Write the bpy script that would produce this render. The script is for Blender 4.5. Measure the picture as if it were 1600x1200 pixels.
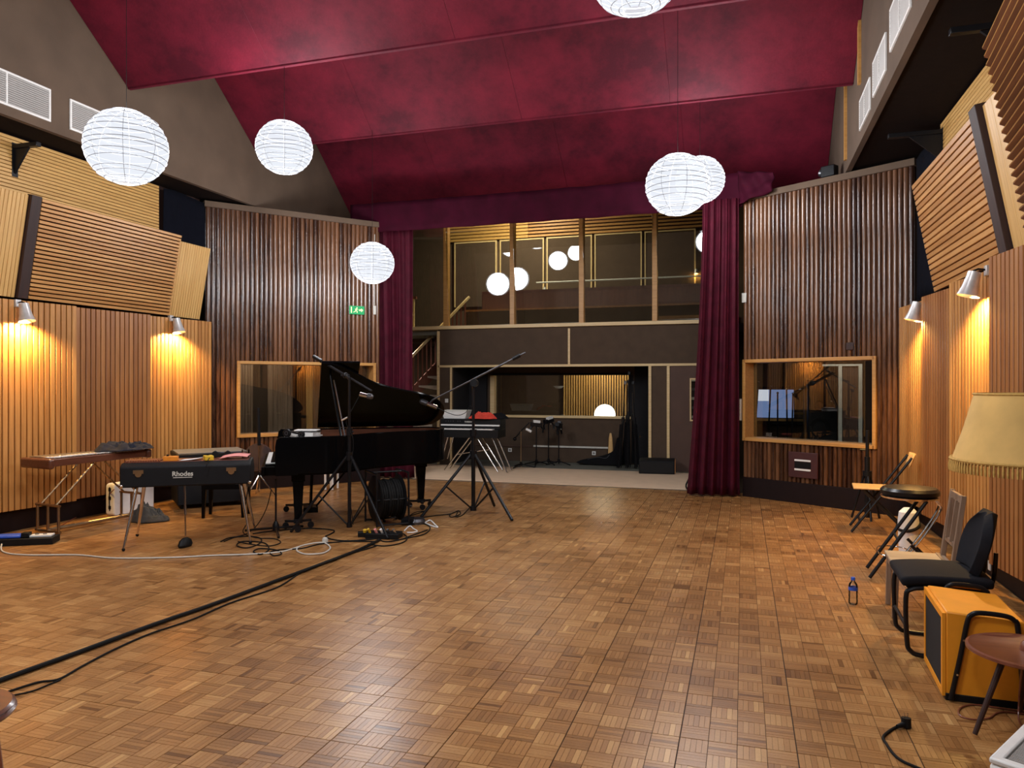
import bpy, bmesh, math, random
import numpy as np
from mathutils import Vector, Matrix, Euler, noise
random.seed(7)
for o in list(bpy.data.objects):
    bpy.data.objects.remove(o)
S = bpy.context.scene
C = S.collection
PI = math.pi

# ---------------------------------------------------------------- camera, world, exposure
F = 1160.0                      # focal length in pixels of the 1600x1200 frame
CAMH = 1.55
YAW = math.radians(17.24)
SN, CS = math.sin(YAW), math.cos(YAW)
cam_d = bpy.data.cameras.new('camera')
cam_d.sensor_width = 36.0
cam_d.lens = 36.0 * F / 1600.0
cam_d.clip_start = 0.05
cam = bpy.data.objects.new('camera', cam_d)
cam.location = (0, 0, CAMH)
cam.rotation_euler = (PI / 2, 0, YAW)
C.objects.link(cam)
S.camera = cam
w = bpy.data.worlds.new('world')
S.world = w
w.use_nodes = True
w.node_tree.nodes['Background'].inputs[0].default_value = (0.5, 0.48, 0.45, 1)
w.node_tree.nodes['Background'].inputs[1].default_value = 0.02
S.view_settings.view_transform = 'Standard'
S.view_settings.look = 'None'
S.view_settings.gamma = 1.0
S.view_settings.use_curve_mapping = False
S.view_settings.exposure = 0.28
LANTERN = 330.0                 # watts of the bulb inside each paper lantern
SCONCE = 105.0                   # watts of each wall spot


def ray(px, py):
    u = (px - 800.0) / F
    v = (600.0 - py) / F
    return Vector((-SN + u * CS, CS + u * SN, v))


def fl(px, py, z=0.0):
    """point on the horizontal plane at height z"""
    r = ray(px, py)
    t = (z - CAMH) / r.z
    return Vector((r.x * t, r.y * t, z))


def onX(px, py, X):
    r = ray(px, py)
    t = X / r.x
    return Vector((X, r.y * t, CAMH + r.z * t))


def onY(px, py, Y):
    r = ray(px, py)
    t = Y / r.y
    return Vector((r.x * t, Y, CAMH + r.z * t))


def depth(x, y):
    return -SN * x + CS * y


# ---------------------------------------------------------------- mesh helpers
class MB:
    def __init__(self):
        self.v = []
        self.f = []

    def add(self, vs, fs):
        n = len(self.v)
        self.v.extend([tuple(p) for p in vs])
        self.f.extend([tuple(i + n for i in f) for f in fs])
        return self

    def box(self, c, s, rot=None):
        hx, hy, hz = s[0] / 2, s[1] / 2, s[2] / 2
        vs = [Vector((x, y, z)) for x in (-hx, hx) for y in (-hy, hy) for z in (-hz, hz)]
        if rot is not None:
            m = rot if isinstance(rot, Matrix) else Euler(rot).to_matrix()
            vs = [m @ p for p in vs]
        c = Vector(c)
        vs = [p + c for p in vs]
        return self.add(vs, [(0, 1, 3, 2), (4, 6, 7, 5), (0, 4, 5, 1), (2, 3, 7, 6), (0, 2, 6, 4), (1, 5, 7, 3)])

    def bb(self, x0, x1, y0, y1, z0, z1):
        return self.box(((x0 + x1) / 2, (y0 + y1) / 2, (z0 + z1) / 2), (abs(x1 - x0), abs(y1 - y0), abs(z1 - z0)))

    def bar(self, p, q, w, h=None, w2=None, h2=None, up=(0, 0, 1)):
        """rectangular bar from p to q, optionally tapering"""
        h = w if h is None else h
        w2 = w if w2 is None else w2
        h2 = h if h2 is None else h2
        p, q = Vector(p), Vector(q)
        d = (q - p).normalized()
        u = Vector(up)
        if abs(d.dot(u)) > 0.98:
            u = Vector((1, 0, 0))
        a = d.cross(u).normalized()
        b = a.cross(d).normalized()
        vs = []
        for pt, ww, hh in ((p, w, h), (q, w2, h2)):
            for sa, sb in ((-1, -1), (1, -1), (1, 1), (-1, 1)):
                vs.append(pt + a * sa * ww / 2 + b * sb * hh / 2)
        return self.add(vs, [(3, 2, 1, 0), (4, 5, 6, 7), (0, 1, 5, 4), (1, 2, 6, 5), (2, 3, 7, 6), (3, 0, 4, 7)])

    def tube(self, pts, r, n=8, closed=False, caps=True):
        pts = [Vector(p) for p in pts]
        m = len(pts)
        rs = r if isinstance(r, (list, tuple)) else [r] * m
        tang = []
        for i in range(m):
            if closed:
                t = pts[(i + 1) % m] - pts[i - 1]
            elif i == 0:
                t = pts[1] - pts[0]
            elif i == m - 1:
                t = pts[-1] - pts[-2]
            else:
                t = pts[i + 1] - pts[i - 1]
            if t.length < 1e-9:
                t = Vector((0, 0, 1))
            tang.append(t.normalized())
        up = Vector((0, 0, 1))
        if abs(tang[0].dot(up)) > 0.9:
            up = Vector((1, 0, 0))
        a = tang[0].cross(up).normalized()
        vs = []
        for i in range(m):
            a = (a - tang[i] * a.dot(tang[i]))
            if a.length < 1e-6:
                a = tang[i].orthogonal()
            a.normalize()
            b = tang[i].cross(a)
            for k in range(n):
                th = 2 * PI * k / n
                vs.append(pts[i] + (a * math.cos(th) + b * math.sin(th)) * rs[i])
        fs = []
        rng = m if closed else m - 1
        for i in range(rng):
            j = (i + 1) % m
            for k in range(n):
                l = (k + 1) % n
                fs.append((i * n + k, i * n + l, j * n + l, j * n + k))
        if caps and not closed:
            fs.append(tuple(range(n - 1, -1, -1)))
            fs.append(tuple((m - 1) * n + k for k in range(n)))
        return self.add(vs, fs)

    def cyl(self, p, q, r, n=16, r2=None):
        return self.tube([p, q], [r, r if r2 is None else r2], n)

    def lathe(self, prof, n=24, c=(0, 0, 0), m=None):
        """profile [(radius, z)] revolved about z"""
        c = Vector(c)
        vs, fs, rings = [], [], []
        for r, z in prof:
            if r < 1e-6:
                rings.append([len(vs)])
                vs.append(Vector((0, 0, z)))
            else:
                rings.append(list(range(len(vs), len(vs) + n)))
                for k in range(n):
                    th = 2 * PI * k / n
                    vs.append(Vector((r * math.cos(th), r * math.sin(th), z)))
        for A, B in zip(rings[:-1], rings[1:]):
            for k in range(n):
                l = (k + 1) % n
                if len(A) == 1 and len(B) > 1:
                    fs.append((A[0], B[l], B[k]))
                elif len(B) == 1 and len(A) > 1:
                    fs.append((A[k], A[l], B[0]))
                elif len(A) > 1:
                    fs.append((A[k], A[l], B[l], B[k]))
        if m is not None:
            vs = [m @ p for p in vs]
        return self.add([p + c for p in vs], fs)

    def ball(self, c, r, n=12, m=8, sz=1.0):
        return self.lathe([(r * math.sin(PI * i / m) if 0 < i < m else 0, -r * sz * math.cos(PI * i / m)) for i in range(m + 1)], n, c)

    def torus(self, c, R, r, n=24, k=8, m=None):
        pts = [Vector((R * math.cos(2 * PI * i / n), R * math.sin(2 * PI * i / n), 0)) for i in range(n)]
        if m is not None:
            pts = [m @ p for p in pts]
        c = Vector(c)
        return self.tube([p + c for p in pts], r, k, closed=True)

    def prism(self, poly, a, b, fn=None):
        """polygon extruded from a to b; fn(x, y, t) -> point"""
        if fn is None:
            fn = lambda x, y, t: (x, y, t)
        n = len(poly)
        vs = [fn(x, y, a) for x, y in poly] + [fn(x, y, b) for x, y in poly]
        fs = [tuple(range(n - 1, -1, -1)), tuple(range(n, 2 * n))]
        for i in range(n):
            j = (i + 1) % n
            fs.append((i, j, n + j, n + i))
        return self.add(vs, fs)

    def grid(self, fn, nu, nv):
        vs = [fn(i / nu, j / nv) for j in range(nv + 1) for i in range(nu + 1)]
        fs = [(j * (nu + 1) + i, j * (nu + 1) + i + 1, (j + 1) * (nu + 1) + i + 1, (j + 1) * (nu + 1) + i) for j in range(nv) for i in range(nu)]
        return self.add(vs, fs)

    def mesh(self, name, mat, smooth=True, ang=35):
        me = bpy.data.meshes.new(name)
        me.from_pydata(self.v, [], self.f)
        bm = bmesh.new()
        bm.from_mesh(me)
        bmesh.ops.recalc_face_normals(bm, faces=bm.faces)
        bm.to_mesh(me)
        bm.free()
        if mat is not None:
            me.materials.append(mat)
        if not smooth:
            me.shade_flat()
        if smooth:
            me.polygons.foreach_set('use_smooth', [True] * len(me.polygons))
            me.set_sharp_from_angle(angle=math.radians(ang))
        me.update()
        return me

    def build(self, name, mat, parent=None, smooth=True, ang=35, bevel=0, solid=0, seg=2, mw=None):
        return link(name, self.mesh(name, mat, smooth, ang), parent, bevel, solid, seg, mw)


def link(name, me, parent=None, bevel=0, solid=0, seg=2, mw=None):
    o = bpy.data.objects.new(name, me)
    C.objects.link(o)
    if parent is not None:
        o.parent = parent
    if mw is not None:
        o.matrix_basis = mw
    if solid:
        m = o.modifiers.new('solid', 'SOLIDIFY')
        m.thickness = solid
        m.offset = 0
    if bevel:
        m = o.modifiers.new('bevel', 'BEVEL')
        m.width = bevel
        m.segments = seg
        m.limit_method = 'ANGLE'
        m.angle_limit = math.radians(40)
        m.use_clamp_overlap = True
    return o


def tag(o, label=None, cat=None, group=None, kind=None):
    if label:
        o['label'] = label
    if cat:
        o['category'] = cat
    if group:
        o['group'] = group
    if kind:
        o['kind'] = kind
    return o


def thing(name, label, cat, loc=(0, 0, 0), rz=0.0, group=None, kind=None, mw=None):
    o = bpy.data.objects.new(name, None)
    o.empty_display_size = 0.1
    C.objects.link(o)
    o.location = loc
    o.rotation_euler = (0, 0, rz)
    if mw is not None:
        o.matrix_basis = mw
    return tag(o, label, cat, group, kind)


def frame(O, U, V=(0, 0, 1)):
    """local x = U, z = V, y = V x U (away from the viewer)"""
    U = Vector(U).normalized()
    V = Vector(V)
    V = (V - U * V.dot(U)).normalized()
    W = V.cross(U)
    m = Matrix.Identity(4)
    for i in range(3):
        m[i][0], m[i][1], m[i][2], m[i][3] = U[i], W[i], V[i], O[i]
    return m


def smooth_path(pts, k=8, closed=False):
    pts = [Vector(p) for p in pts]
    n = len(pts)
    out = []
    for i in range(n if closed else n - 1):
        if closed:
            p0, p1, p2, p3 = pts[i - 1], pts[i], pts[(i + 1) % n], pts[(i + 2) % n]
        else:
            p0, p1, p2, p3 = pts[max(i - 1, 0)], pts[i], pts[i + 1], pts[min(i + 2, n - 1)]
        for j in range(k):
            t = j / k
            out.append(0.5 * ((2 * p1) + (-p0 + p2) * t + (2 * p0 - 5 * p1 + 4 * p2 - p3) * t * t + (-p0 + 3 * p1 - 3 * p2 + p3) * t ** 3))
    if not closed:
        out.append(pts[-1])
    return out


# ---------------------------------------------------------------- materials
def newmat(name):
    m = bpy.data.materials.new(name)
    m.use_nodes = True
    nt = m.node_tree
    return m, nt, nt.nodes['Principled BSDF']


def plain(name, col, rough=0.5, metal=0.0, var=0.12, scale=18.0, bump=0.0, coat=0.0, spec=0.5, sheen=0.0, bscale=None):
    m, nt, b = newmat(name)
    N, L = nt.nodes, nt.links
    tc = N.new('ShaderNodeTexCoord')
    nz = N.new('ShaderNodeTexNoise')
    nz.inputs['Scale'].default_value = scale
    nz.inputs['Detail'].default_value = 4
    L.new(tc.outputs['Object'], nz.inputs['Vector'])
    rp = N.new('ShaderNodeValToRGB')
    e = rp.color_ramp.elements
    e[0].position, e[1].position = 0.3, 0.7
    e[0].color = (*[x * (1 - var) for x in col], 1)
    e[1].color = (*[min(1, x * (1 + var)) for x in col], 1)
    L.new(nz.outputs['Fac'], rp.inputs['Fac'])
    L.new(rp.outputs['Color'], b.inputs['Base Color'])
    b.inputs['Roughness'].default_value = rough
    b.inputs['Metallic'].default_value = metal
    b.inputs['Specular IOR Level'].default_value = spec
    b.inputs['Coat Weight'].default_value = coat
    if sheen:
        b.inputs['Sheen Weight'].default_value = sheen
        b.inputs['Sheen Roughness'].default_value = 0.4
        b.inputs['Sheen Tint'].default_value = (*[min(1, x * 3) for x in col], 1)
    if bump:
        bp = N.new('ShaderNodeBump')
        bp.inputs['Strength'].default_value = bump
        bp.inputs['Distance'].default_value = 0.01
        if bscale:
            n2 = N.new('ShaderNodeTexNoise')
            n2.inputs['Scale'].default_value = bscale
            n2.inputs['Detail'].default_value = 5
            L.new(tc.outputs['Object'], n2.inputs['Vector'])
            L.new(n2.outputs['Fac'], bp.inputs['Height'])
        else:
            L.new(nz.outputs['Fac'], bp.inputs['Height'])
        L.new(bp.outputs['Normal'], b.inputs['Normal'])
    return m


def wood(name, c1, c2, rough=0.4, axis=2, fine=40.0, along=2.0, rnd=0.35, coat=0.0, bump=0.05):
    """grain runs along the given object axis; each object gets its own tone"""
    m, nt, b = newmat(name)
    N, L = nt.nodes, nt.links
    tc = N.new('ShaderNodeTexCoord')
    oi = N.new('ShaderNodeObjectInfo')
    mp = N.new('ShaderNodeMapping')
    sc = [fine, fine, fine]
    sc[axis] = along
    mp.inputs['Scale'].default_value = sc
    off = N.new('ShaderNodeVectorMath')
    off.operation = 'SCALE'
    off.inputs[0].default_value = (31.7, 17.3, 53.1)
    L.new(oi.outputs['Random'], off.inputs['Scale'])
    ad = N.new('ShaderNodeVectorMath')
    ad.operation = 'ADD'
    L.new(tc.outputs['Object'], ad.inputs[0])
    L.new(off.outputs[0], ad.inputs[1])
    L.new(ad.outputs[0], mp.inputs['Vector'])
    nz = N.new('ShaderNodeTexNoise')
    nz.inputs['Scale'].default_value = 1.0
    nz.inputs['Detail'].default_value = 5
    nz.inputs['Roughness'].default_value = 0.6
    L.new(mp.outputs['Vector'], nz.inputs['Vector'])
    rp = N.new('ShaderNodeValToRGB')
    e = rp.color_ramp.elements
    e[0].position, e[1].position = 0.3, 0.72
    e[0].color, e[1].color = (*c1, 1), (*c2, 1)
    mix = N.new('ShaderNodeMath')
    mix.operation = 'MULTIPLY_ADD'
    mix.inputs[1].default_value = rnd
    mix.inputs[2].default_value = -rnd / 2
    L.new(oi.outputs['Random'], mix.inputs[0])
    sm = N.new('ShaderNodeMath')
    sm.operation = 'ADD'
    L.new(mix.outputs[0], sm.inputs[0])
    L.new(nz.outputs['Fac'], sm.inputs[1])
    L.new(sm.outputs[0], rp.inputs['Fac'])
    L.new(rp.outputs['Color'], b.inputs['Base Color'])
    b.inputs['Roughness'].default_value = rough
    b.inputs['Coat Weight'].default_value = coat
    b.inputs['Coat Roughness'].default_value = 0.15
    if bump:
        bp = N.new('ShaderNodeBump')
        bp.inputs['Strength'].default_value = bump
        bp.inputs['Distance'].default_value = 0.004
        L.new(nz.outputs['Fac'], bp.inputs['Height'])
        L.new(bp.outputs['Normal'], b.inputs['Normal'])
    return m


def emit(name, col, s):
    m = bpy.data.materials.new(name)
    m.use_nodes = True
    nt = m.node_tree
    nt.nodes.remove(nt.nodes['Principled BSDF'])
    e = nt.nodes.new('ShaderNodeEmission')
    e.inputs[0].default_value = (*col, 1)
    e.inputs[1].default_value = s
    nt.links.new(e.outputs[0], nt.nodes['Material Output'].inputs[0])
    return m


def glassmat(name, refl=0.12, tint=(0.9, 0.95, 0.93)):
    m = bpy.data.materials.new(name)
    m.use_nodes = True
    nt = m.node_tree
    nt.nodes.remove(nt.nodes['Principled BSDF'])
    g = nt.nodes.new('ShaderNodeBsdfGlossy')
    g.inputs['Roughness'].default_value = 0.0
    t = nt.nodes.new('ShaderNodeBsdfTransparent')
    t.inputs[0].default_value = (*tint, 1)
    fr = nt.nodes.new('ShaderNodeFresnel')
    fr.inputs['IOR'].default_value = 1.5
    mx = nt.nodes.new('ShaderNodeMath')
    mx.operation = 'ADD'
    mx.inputs[1].default_value = refl
    nt.links.new(fr.outputs[0], mx.inputs[0])
    ms = nt.nodes.new('ShaderNodeMixShader')
    nt.links.new(mx.outputs[0], ms.inputs[0])
    nt.links.new(t.outputs[0], ms.inputs[1])
    nt.links.new(g.outputs[0], ms.inputs[2])
    nt.links.new(ms.outputs[0], nt.nodes['Material Output'].inputs[0])
    return m


def paper_mat():
    """lit rice paper: glows, and lets half of the bulb's light straight through"""
    m = emit('lantern_paper_glow', (0.88, 0.92, 1.0), 0.86)
    nt = m.node_tree
    e = [n for n in nt.nodes if n.type == 'EMISSION'][0]
    t = nt.nodes.new('ShaderNodeBsdfTransparent')
    ms = nt.nodes.new('ShaderNodeMixShader')
    ms.inputs[0].default_value = 0.30
    nt.links.new(e.outputs[0], ms.inputs[1])
    nt.links.new(t.outputs[0], ms.inputs[2])
    nt.links.new(ms.outputs[0], nt.nodes['Material Output'].inputs[0])
    return m


M = {}
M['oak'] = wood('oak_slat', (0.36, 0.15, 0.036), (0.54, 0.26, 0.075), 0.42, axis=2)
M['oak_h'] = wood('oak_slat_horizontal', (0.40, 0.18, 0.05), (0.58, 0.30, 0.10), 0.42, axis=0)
M['oak_red_shaded'] = wood('oak_slat_reddish_shaded', (0.27, 0.10, 0.028), (0.40, 0.17, 0.05), 0.42, axis=2)  # darker oak; paints the shade on lower panels away from the spots
M['oak_underside_shade'] = wood('shaded_oak_underside', (0.13, 0.045, 0.015), (0.22, 0.080, 0.028), 0.45, axis=0)  # oak darkened to paint the shade on the louvre undersides
M['pale'] = wood('pale_ash', (0.52, 0.29, 0.09), (0.68, 0.42, 0.15), 0.45, axis=2, rnd=0.15)
M['pale_h'] = wood('pale_ash_horizontal', (0.50, 0.27, 0.075), (0.66, 0.39, 0.125), 0.45, axis=0, rnd=0.15)
M['frame'] = wood('window_frame_oak', (0.42, 0.20, 0.05), (0.56, 0.29, 0.085), 0.4, axis=0, rnd=0.15)
M['trim'] = wood('pale_trim', (0.64, 0.45, 0.21), (0.78, 0.58, 0.31), 0.45, axis=0, rnd=0.1)
M['walnut'] = wood('dark_walnut', (0.030, 0.010, 0.005), (0.155, 0.066, 0.029), 0.25, axis=2, fine=30, along=3.0, rnd=0.5, coat=0.45)
M['kick'] = plain('dark_kickboard', (0.010, 0.004, 0.004), 0.6, spec=0.2)
M['gap'] = plain('dark_slat_backing', (0.035, 0.012, 0.008), 0.8)
M['dark_post'] = wood('dark_stained_post', (0.022, 0.007, 0.005), (0.045, 0.015, 0.009), 0.6)
M['brown'] = plain('brown_fabric_wall', (0.075, 0.046, 0.028), 0.9, var=0.1, scale=6, bump=0.15, bscale=300)
M['brown2'] = plain('brown_door_panel', (0.085, 0.042, 0.028), 0.7, var=0.08, scale=4)
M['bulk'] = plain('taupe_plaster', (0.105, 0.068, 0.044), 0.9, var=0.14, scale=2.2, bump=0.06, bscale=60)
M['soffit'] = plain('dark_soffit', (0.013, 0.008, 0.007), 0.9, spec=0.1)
M['black_wall'] = plain('matt_black_wall', (0.008, 0.007, 0.009), 0.9)
M['navy'] = plain('navy_black_cloth', (0.0035, 0.004, 0.008), 0.95, spec=0.1, bump=0.3, bscale=120)
M['black_cloth'] = plain('black_cloth', (0.006, 0.006, 0.0075), 0.95, spec=0.2, bump=0.2, bscale=90)
M['velvet'] = plain('burgundy_velvet', (0.060, 0.0030, 0.012), 0.75, var=0.25, scale=7, sheen=0.12, spec=0.2)
M['velvet_dark_shaded'] = plain('dark_burgundy_velvet_shaded', (0.034, 0.0014, 0.009), 0.85, var=0.2, scale=5, spec=0.12)  # burgundy darkened to paint the weaker light on the valance
M['lacquer'] = plain('black_lacquer', (0.003, 0.003, 0.0035), 0.14, var=0.0, spec=0.08)
M['blackmetal'] = plain('black_metal', (0.006, 0.006, 0.0075), 0.36, var=0.1, spec=0.3)
M['greymetal'] = plain('grey_metal', (0.11, 0.11, 0.12), 0.35, metal=0.8)
M['chrome'] = plain('chrome', (0.75, 0.72, 0.68), 0.16, metal=1.0, var=0.03)
M['brass'] = plain('aged_brass_tube', (0.40, 0.30, 0.19), 0.32, metal=1.0, var=0.1)
M['steelbar'] = plain('tone_bar_metal', (0.60, 0.58, 0.56), 0.3, metal=0.9)
M['plastic'] = plain('black_plastic', (0.006, 0.006, 0.0065), 0.5, spec=0.25)
M['tolex'] = plain('black_tolex', (0.006, 0.006, 0.0075), 0.62, spec=0.25, bump=0.3, bscale=400)
M['rubber'] = plain('black_rubber', (0.006, 0.006, 0.006), 0.7, spec=0.2)
M['white'] = plain('white_paint', (0.80, 0.79, 0.76), 0.45, var=0.04)
M['offwhite'] = plain('off_white_plastic', (0.62, 0.60, 0.54), 0.5, var=0.05)
M['paper'] = plain('white_paper', (0.78, 0.77, 0.75), 0.8, var=0.03)
M['pink'] = plain('pink_paper', (0.78, 0.30, 0.28), 0.8, var=0.04)
M['orange'] = plain('orange_vinyl', (0.88, 0.33, 0.018), 0.42, var=0.06, scale=9)
M['orangebox'] = plain('orange_plastic', (0.75, 0.25, 0.02), 0.45)
M['yellow'] = plain('yellow_plastic', (0.75, 0.47, 0.03), 0.45)
M['red_cloth'] = plain('red_cloth', (0.62, 0.055, 0.03), 0.85, var=0.2, scale=12)
M['grey_cloth'] = plain('grey_cloth', (0.060, 0.056, 0.050), 0.95, var=0.25, scale=20, bump=0.2, bscale=80)
M['navy_cloth'] = plain('navy_jacket_cloth', (0.006, 0.008, 0.020), 0.9, var=0.4, scale=14, sheen=0.2)
M['seat_black'] = plain('black_leatherette', (0.006, 0.006, 0.007), 0.30, spec=0.35)
M['seat_cloth'] = plain('charcoal_seat_fabric', (0.0075, 0.008, 0.0115), 0.8, spec=0.2, bump=0.2, bscale=300, sheen=0.2)
M['oldwood'] = wood('worn_grey_brown_wood', (0.16, 0.095, 0.058), (0.31, 0.21, 0.14), 0.55, axis=2, rnd=0.1)
M['oldwood_seat'] = wood('worn_pale_seat_wood', (0.30, 0.22, 0.15), (0.48, 0.38, 0.27), 0.5, axis=1, rnd=0.1)
M['beech'] = wood('beech', (0.62, 0.36, 0.13), (0.74, 0.46, 0.19), 0.4, axis=0, rnd=0.1)
M['mahog'] = wood('mahogany', (0.085, 0.026, 0.013), (0.15, 0.052, 0.027), 0.3, axis=0, rnd=0.1, coat=0.3)
M['redwood'] = wood('red_brown_wood', (0.15, 0.040, 0.022), (0.24, 0.08, 0.045), 0.28, axis=0, rnd=0.1, coat=0.3)
M['gold'] = plain('gold_iron_plate', (0.55, 0.33, 0.09), 0.35, metal=0.7)
M['felt'] = plain('red_felt', (0.20, 0.02, 0.02), 0.9)
M['shade'] = plain('cream_silk_shade', (0.66, 0.41, 0.125), 0.8, var=0.10, scale=9)
M['fringe'] = plain('gold_fringe', (0.55, 0.33, 0.085), 0.85, var=0.2, scale=60)
M['carpet'] = plain('beige_carpet', (0.70, 0.50, 0.34), 0.95, var=0.05, scale=5, bump=0.15, bscale=200)
M['greyfloor'] = plain('grey_linoleum', (0.17, 0.17, 0.14), 0.55, var=0.15, scale=3)
M['vent'] = plain('vent_white_metal', (0.36, 0.34, 0.32), 0.5, var=0.05)
M['vent_dark'] = plain('vent_shadow_metal', (0.20, 0.18, 0.17), 0.6)
M['stairwood'] = wood('reddish_stair_wood', (0.13, 0.035, 0.022), (0.20, 0.07, 0.04), 0.4)
M['tread'] = plain('pale_stair_tread', (0.55, 0.46, 0.36), 0.5)
M['blue'] = plain('blue_plastic', (0.03, 0.10, 0.55), 0.45)
M['amp_grille'] = plain('black_grille_cloth', (0.010, 0.009, 0.009), 0.9, bump=0.4, bscale=500)
M['darkred'] = plain('dark_red_panel', (0.05, 0.010, 0.010), 0.5)
M['clear'] = glassmat('clear_plastic', 0.03, (0.95, 0.97, 0.98))
M['grey_lid'] = plain('grey_lid_sheet', (0.13, 0.135, 0.15), 0.5)
M['glass'] = glassmat('window_glass', 0.05, (0.86, 0.88, 0.86))
M['glass_gallery'] = glassmat('gallery_glass', 0.15, (0.85, 0.87, 0.84))
M['lantern'] = paper_mat()
M['rib'] = plain('lantern_wire', (0.20, 0.20, 0.22), 0.6)
M['bulb'] = emit('warm_bulb', (1.0, 0.66, 0.25), 30.0)
M['globe'] = emit('globe_lamp_glow', (1.0, 0.97, 0.90), 4.0)
M['sconce'] = plain('sconce_aluminium', (0.62, 0.61, 0.60), 0.35, metal=0.5)
M['exit_green'] = emit('exit_sign_green', (0.05, 0.42, 0.16), 1.0)
M['exit_white'] = emit('exit_sign_white', (0.85, 0.95, 0.45), 1.4)
M['screen'] = emit('blue_screen_glow', (0.25, 0.36, 0.70), 0.55)
M['screen_white'] = emit('pale_screen_glow', (0.80, 0.82, 0.95), 0.8)


def red_felt():
    m, nt, b = newmat('crimson_ceiling_felt')
    N, L = nt.nodes, nt.links
    tc = N.new('ShaderNodeTexCoord')
    n1 = N.new('ShaderNodeTexNoise')
    n1.inputs['Scale'].default_value = 0.9
    n1.inputs['Detail'].default_value = 9
    n1.inputs['Roughness'].default_value = 0.72
    L.new(tc.outputs['Object'], n1.inputs['Vector'])
    rp = N.new('ShaderNodeValToRGB')
    e = rp.color_ramp.elements
    e[0].position, e[1].position = 0.40, 0.62
    e[0].color = (0.062, 0.0026, 0.0105, 1)
    e[1].color = (0.150, 0.0065, 0.021, 1)
    L.new(n1.outputs['Fac'], rp.inputs['Fac'])
    L.new(rp.outputs['Color'], b.inputs['Base Color'])
    b.inputs['Roughness'].default_value = 0.7
    b.inputs['Sheen Weight'].default_value = 0.06
    b.inputs['Specular IOR Level'].default_value = 0.25
    b.inputs['Sheen Tint'].default_value = (0.7, 0.12, 0.25, 1)
    n2 = N.new('ShaderNodeTexNoise')
    n2.inputs['Scale'].default_value = 40
    L.new(tc.outputs['Object'], n2.inputs['Vector'])
    bp = N.new('ShaderNodeBump')
    bp.inputs['Strength'].default_value = 0.15
    bp.inputs['Distance'].default_value = 0.01
    L.new(n2.outputs['Fac'], bp.inputs['Height'])
    L.new(bp.outputs['Normal'], b.inputs['Normal'])
    return m


M['felt_red'] = red_felt()


def parquet_mat():
    m, nt, b = newmat('oak_mosaic_parquet')
    N, L = nt.nodes, nt.links
    at = N.new('ShaderNodeAttribute')
    at.attribute_name = 'tone'
    oi = N.new('ShaderNodeObjectInfo')
    geo = N.new('ShaderNodeNewGeometry')
    big = N.new('ShaderNodeTexNoise')
    big.inputs['Scale'].default_value = 0.55
    big.inputs['Detail'].default_value = 6
    big.inputs['Roughness'].default_value = 0.65
    L.new(geo.outputs['Position'], big.inputs['Vector'])
    gr = N.new('ShaderNodeTexNoise')
    gr.inputs['Scale'].default_value = 90
    gr.inputs['Detail'].default_value = 3
    L.new(geo.outputs['Position'], gr.inputs['Vector'])

    def math_(op, a, bb):
        n = N.new('ShaderNodeMath')
        n.operation = op
        for i, x in enumerate((a, bb)):
            if isinstance(x, (int, float)):
                n.inputs[i].default_value = x
            else:
                L.new(x, n.inputs[i])
        return n.outputs[0]
    v = math_('MULTIPLY', at.outputs['Fac'], 0.62)
    v = math_('ADD', v, math_('MULTIPLY', oi.outputs['Random'], 0.12))
    v = math_('ADD', v, math_('MULTIPLY', big.outputs['Fac'], 0.85))
    v = math_('ADD', v, math_('MULTIPLY', gr.outputs['Fac'], 0.25))
    v = math_('SUBTRACT', v, 0.43)
    rp = N.new('ShaderNodeValToRGB')
    e = rp.color_ramp.elements
    e[0].position, e[1].position = 0.10, 0.95
    e[0].color = (0.13, 0.050, 0.014, 1)
    e[1].color = (0.62, 0.36, 0.14, 1)
    k = e.new(0.5)
    k.color = (0.36, 0.170, 0.056, 1)
    L.new(v, rp.inputs['Fac'])
    L.new(rp.outputs['Color'], b.inputs['Base Color'])
    rr = N.new('ShaderNodeMapRange')
    rr.inputs['From Min'].default_value = 0.3
    rr.inputs['From Max'].default_value = 0.7
    rr.inputs['To Min'].default_value = 0.26
    rr.inputs['To Max'].default_value = 0.38
    L.new(big.outputs['Fac'], rr.inputs['Value'])
    L.new(rr.outputs[0], b.inputs['Roughness'])
    b.inputs['Specular IOR Level'].default_value = 0.45
    bp = N.new('ShaderNodeBump')
    bp.inputs['Strength'].default_value = 0.08
    bp.inputs['Distance'].default_value = 0.003
    L.new(gr.outputs['Fac'], bp.inputs['Height'])
    L.new(bp.outputs['Normal'], b.inputs['Normal'])
    return m


M['parquet'] = parquet_mat()
M['joint'] = plain('dark_floor_joint', (0.035, 0.016, 0.008), 0.8)

# ================================================================ LARGE STRUCTURE
XLW, XRW = -7.42, 1.97          # side wall planes
XL, XR = -7.27, 1.82            # faces of the lower slatted panels
XBL, XBR = -6.85, 1.22          # bulkhead faces
ZB = 4.17                       # underside of the bulkheads
YR = -4.2                       # wall behind the viewer
LA, LB = Vector((-7.30, 8.80, 0)), Vector((-5.60, 10.82, 0))     # left splayed wall
RA, RB = Vector((0.02, 10.78, 0)), Vector((1.90, 9.58, 0))       # right splayed wall
ZS = 4.07                       # top of the splayed walls


def struct(mb, name, mat, label, cat, parent=None, **k):
    o = mb.build(name, mat, parent, **k)
    if parent is None:
        tag(o, label, cat, kind='structure')
    return o


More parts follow.
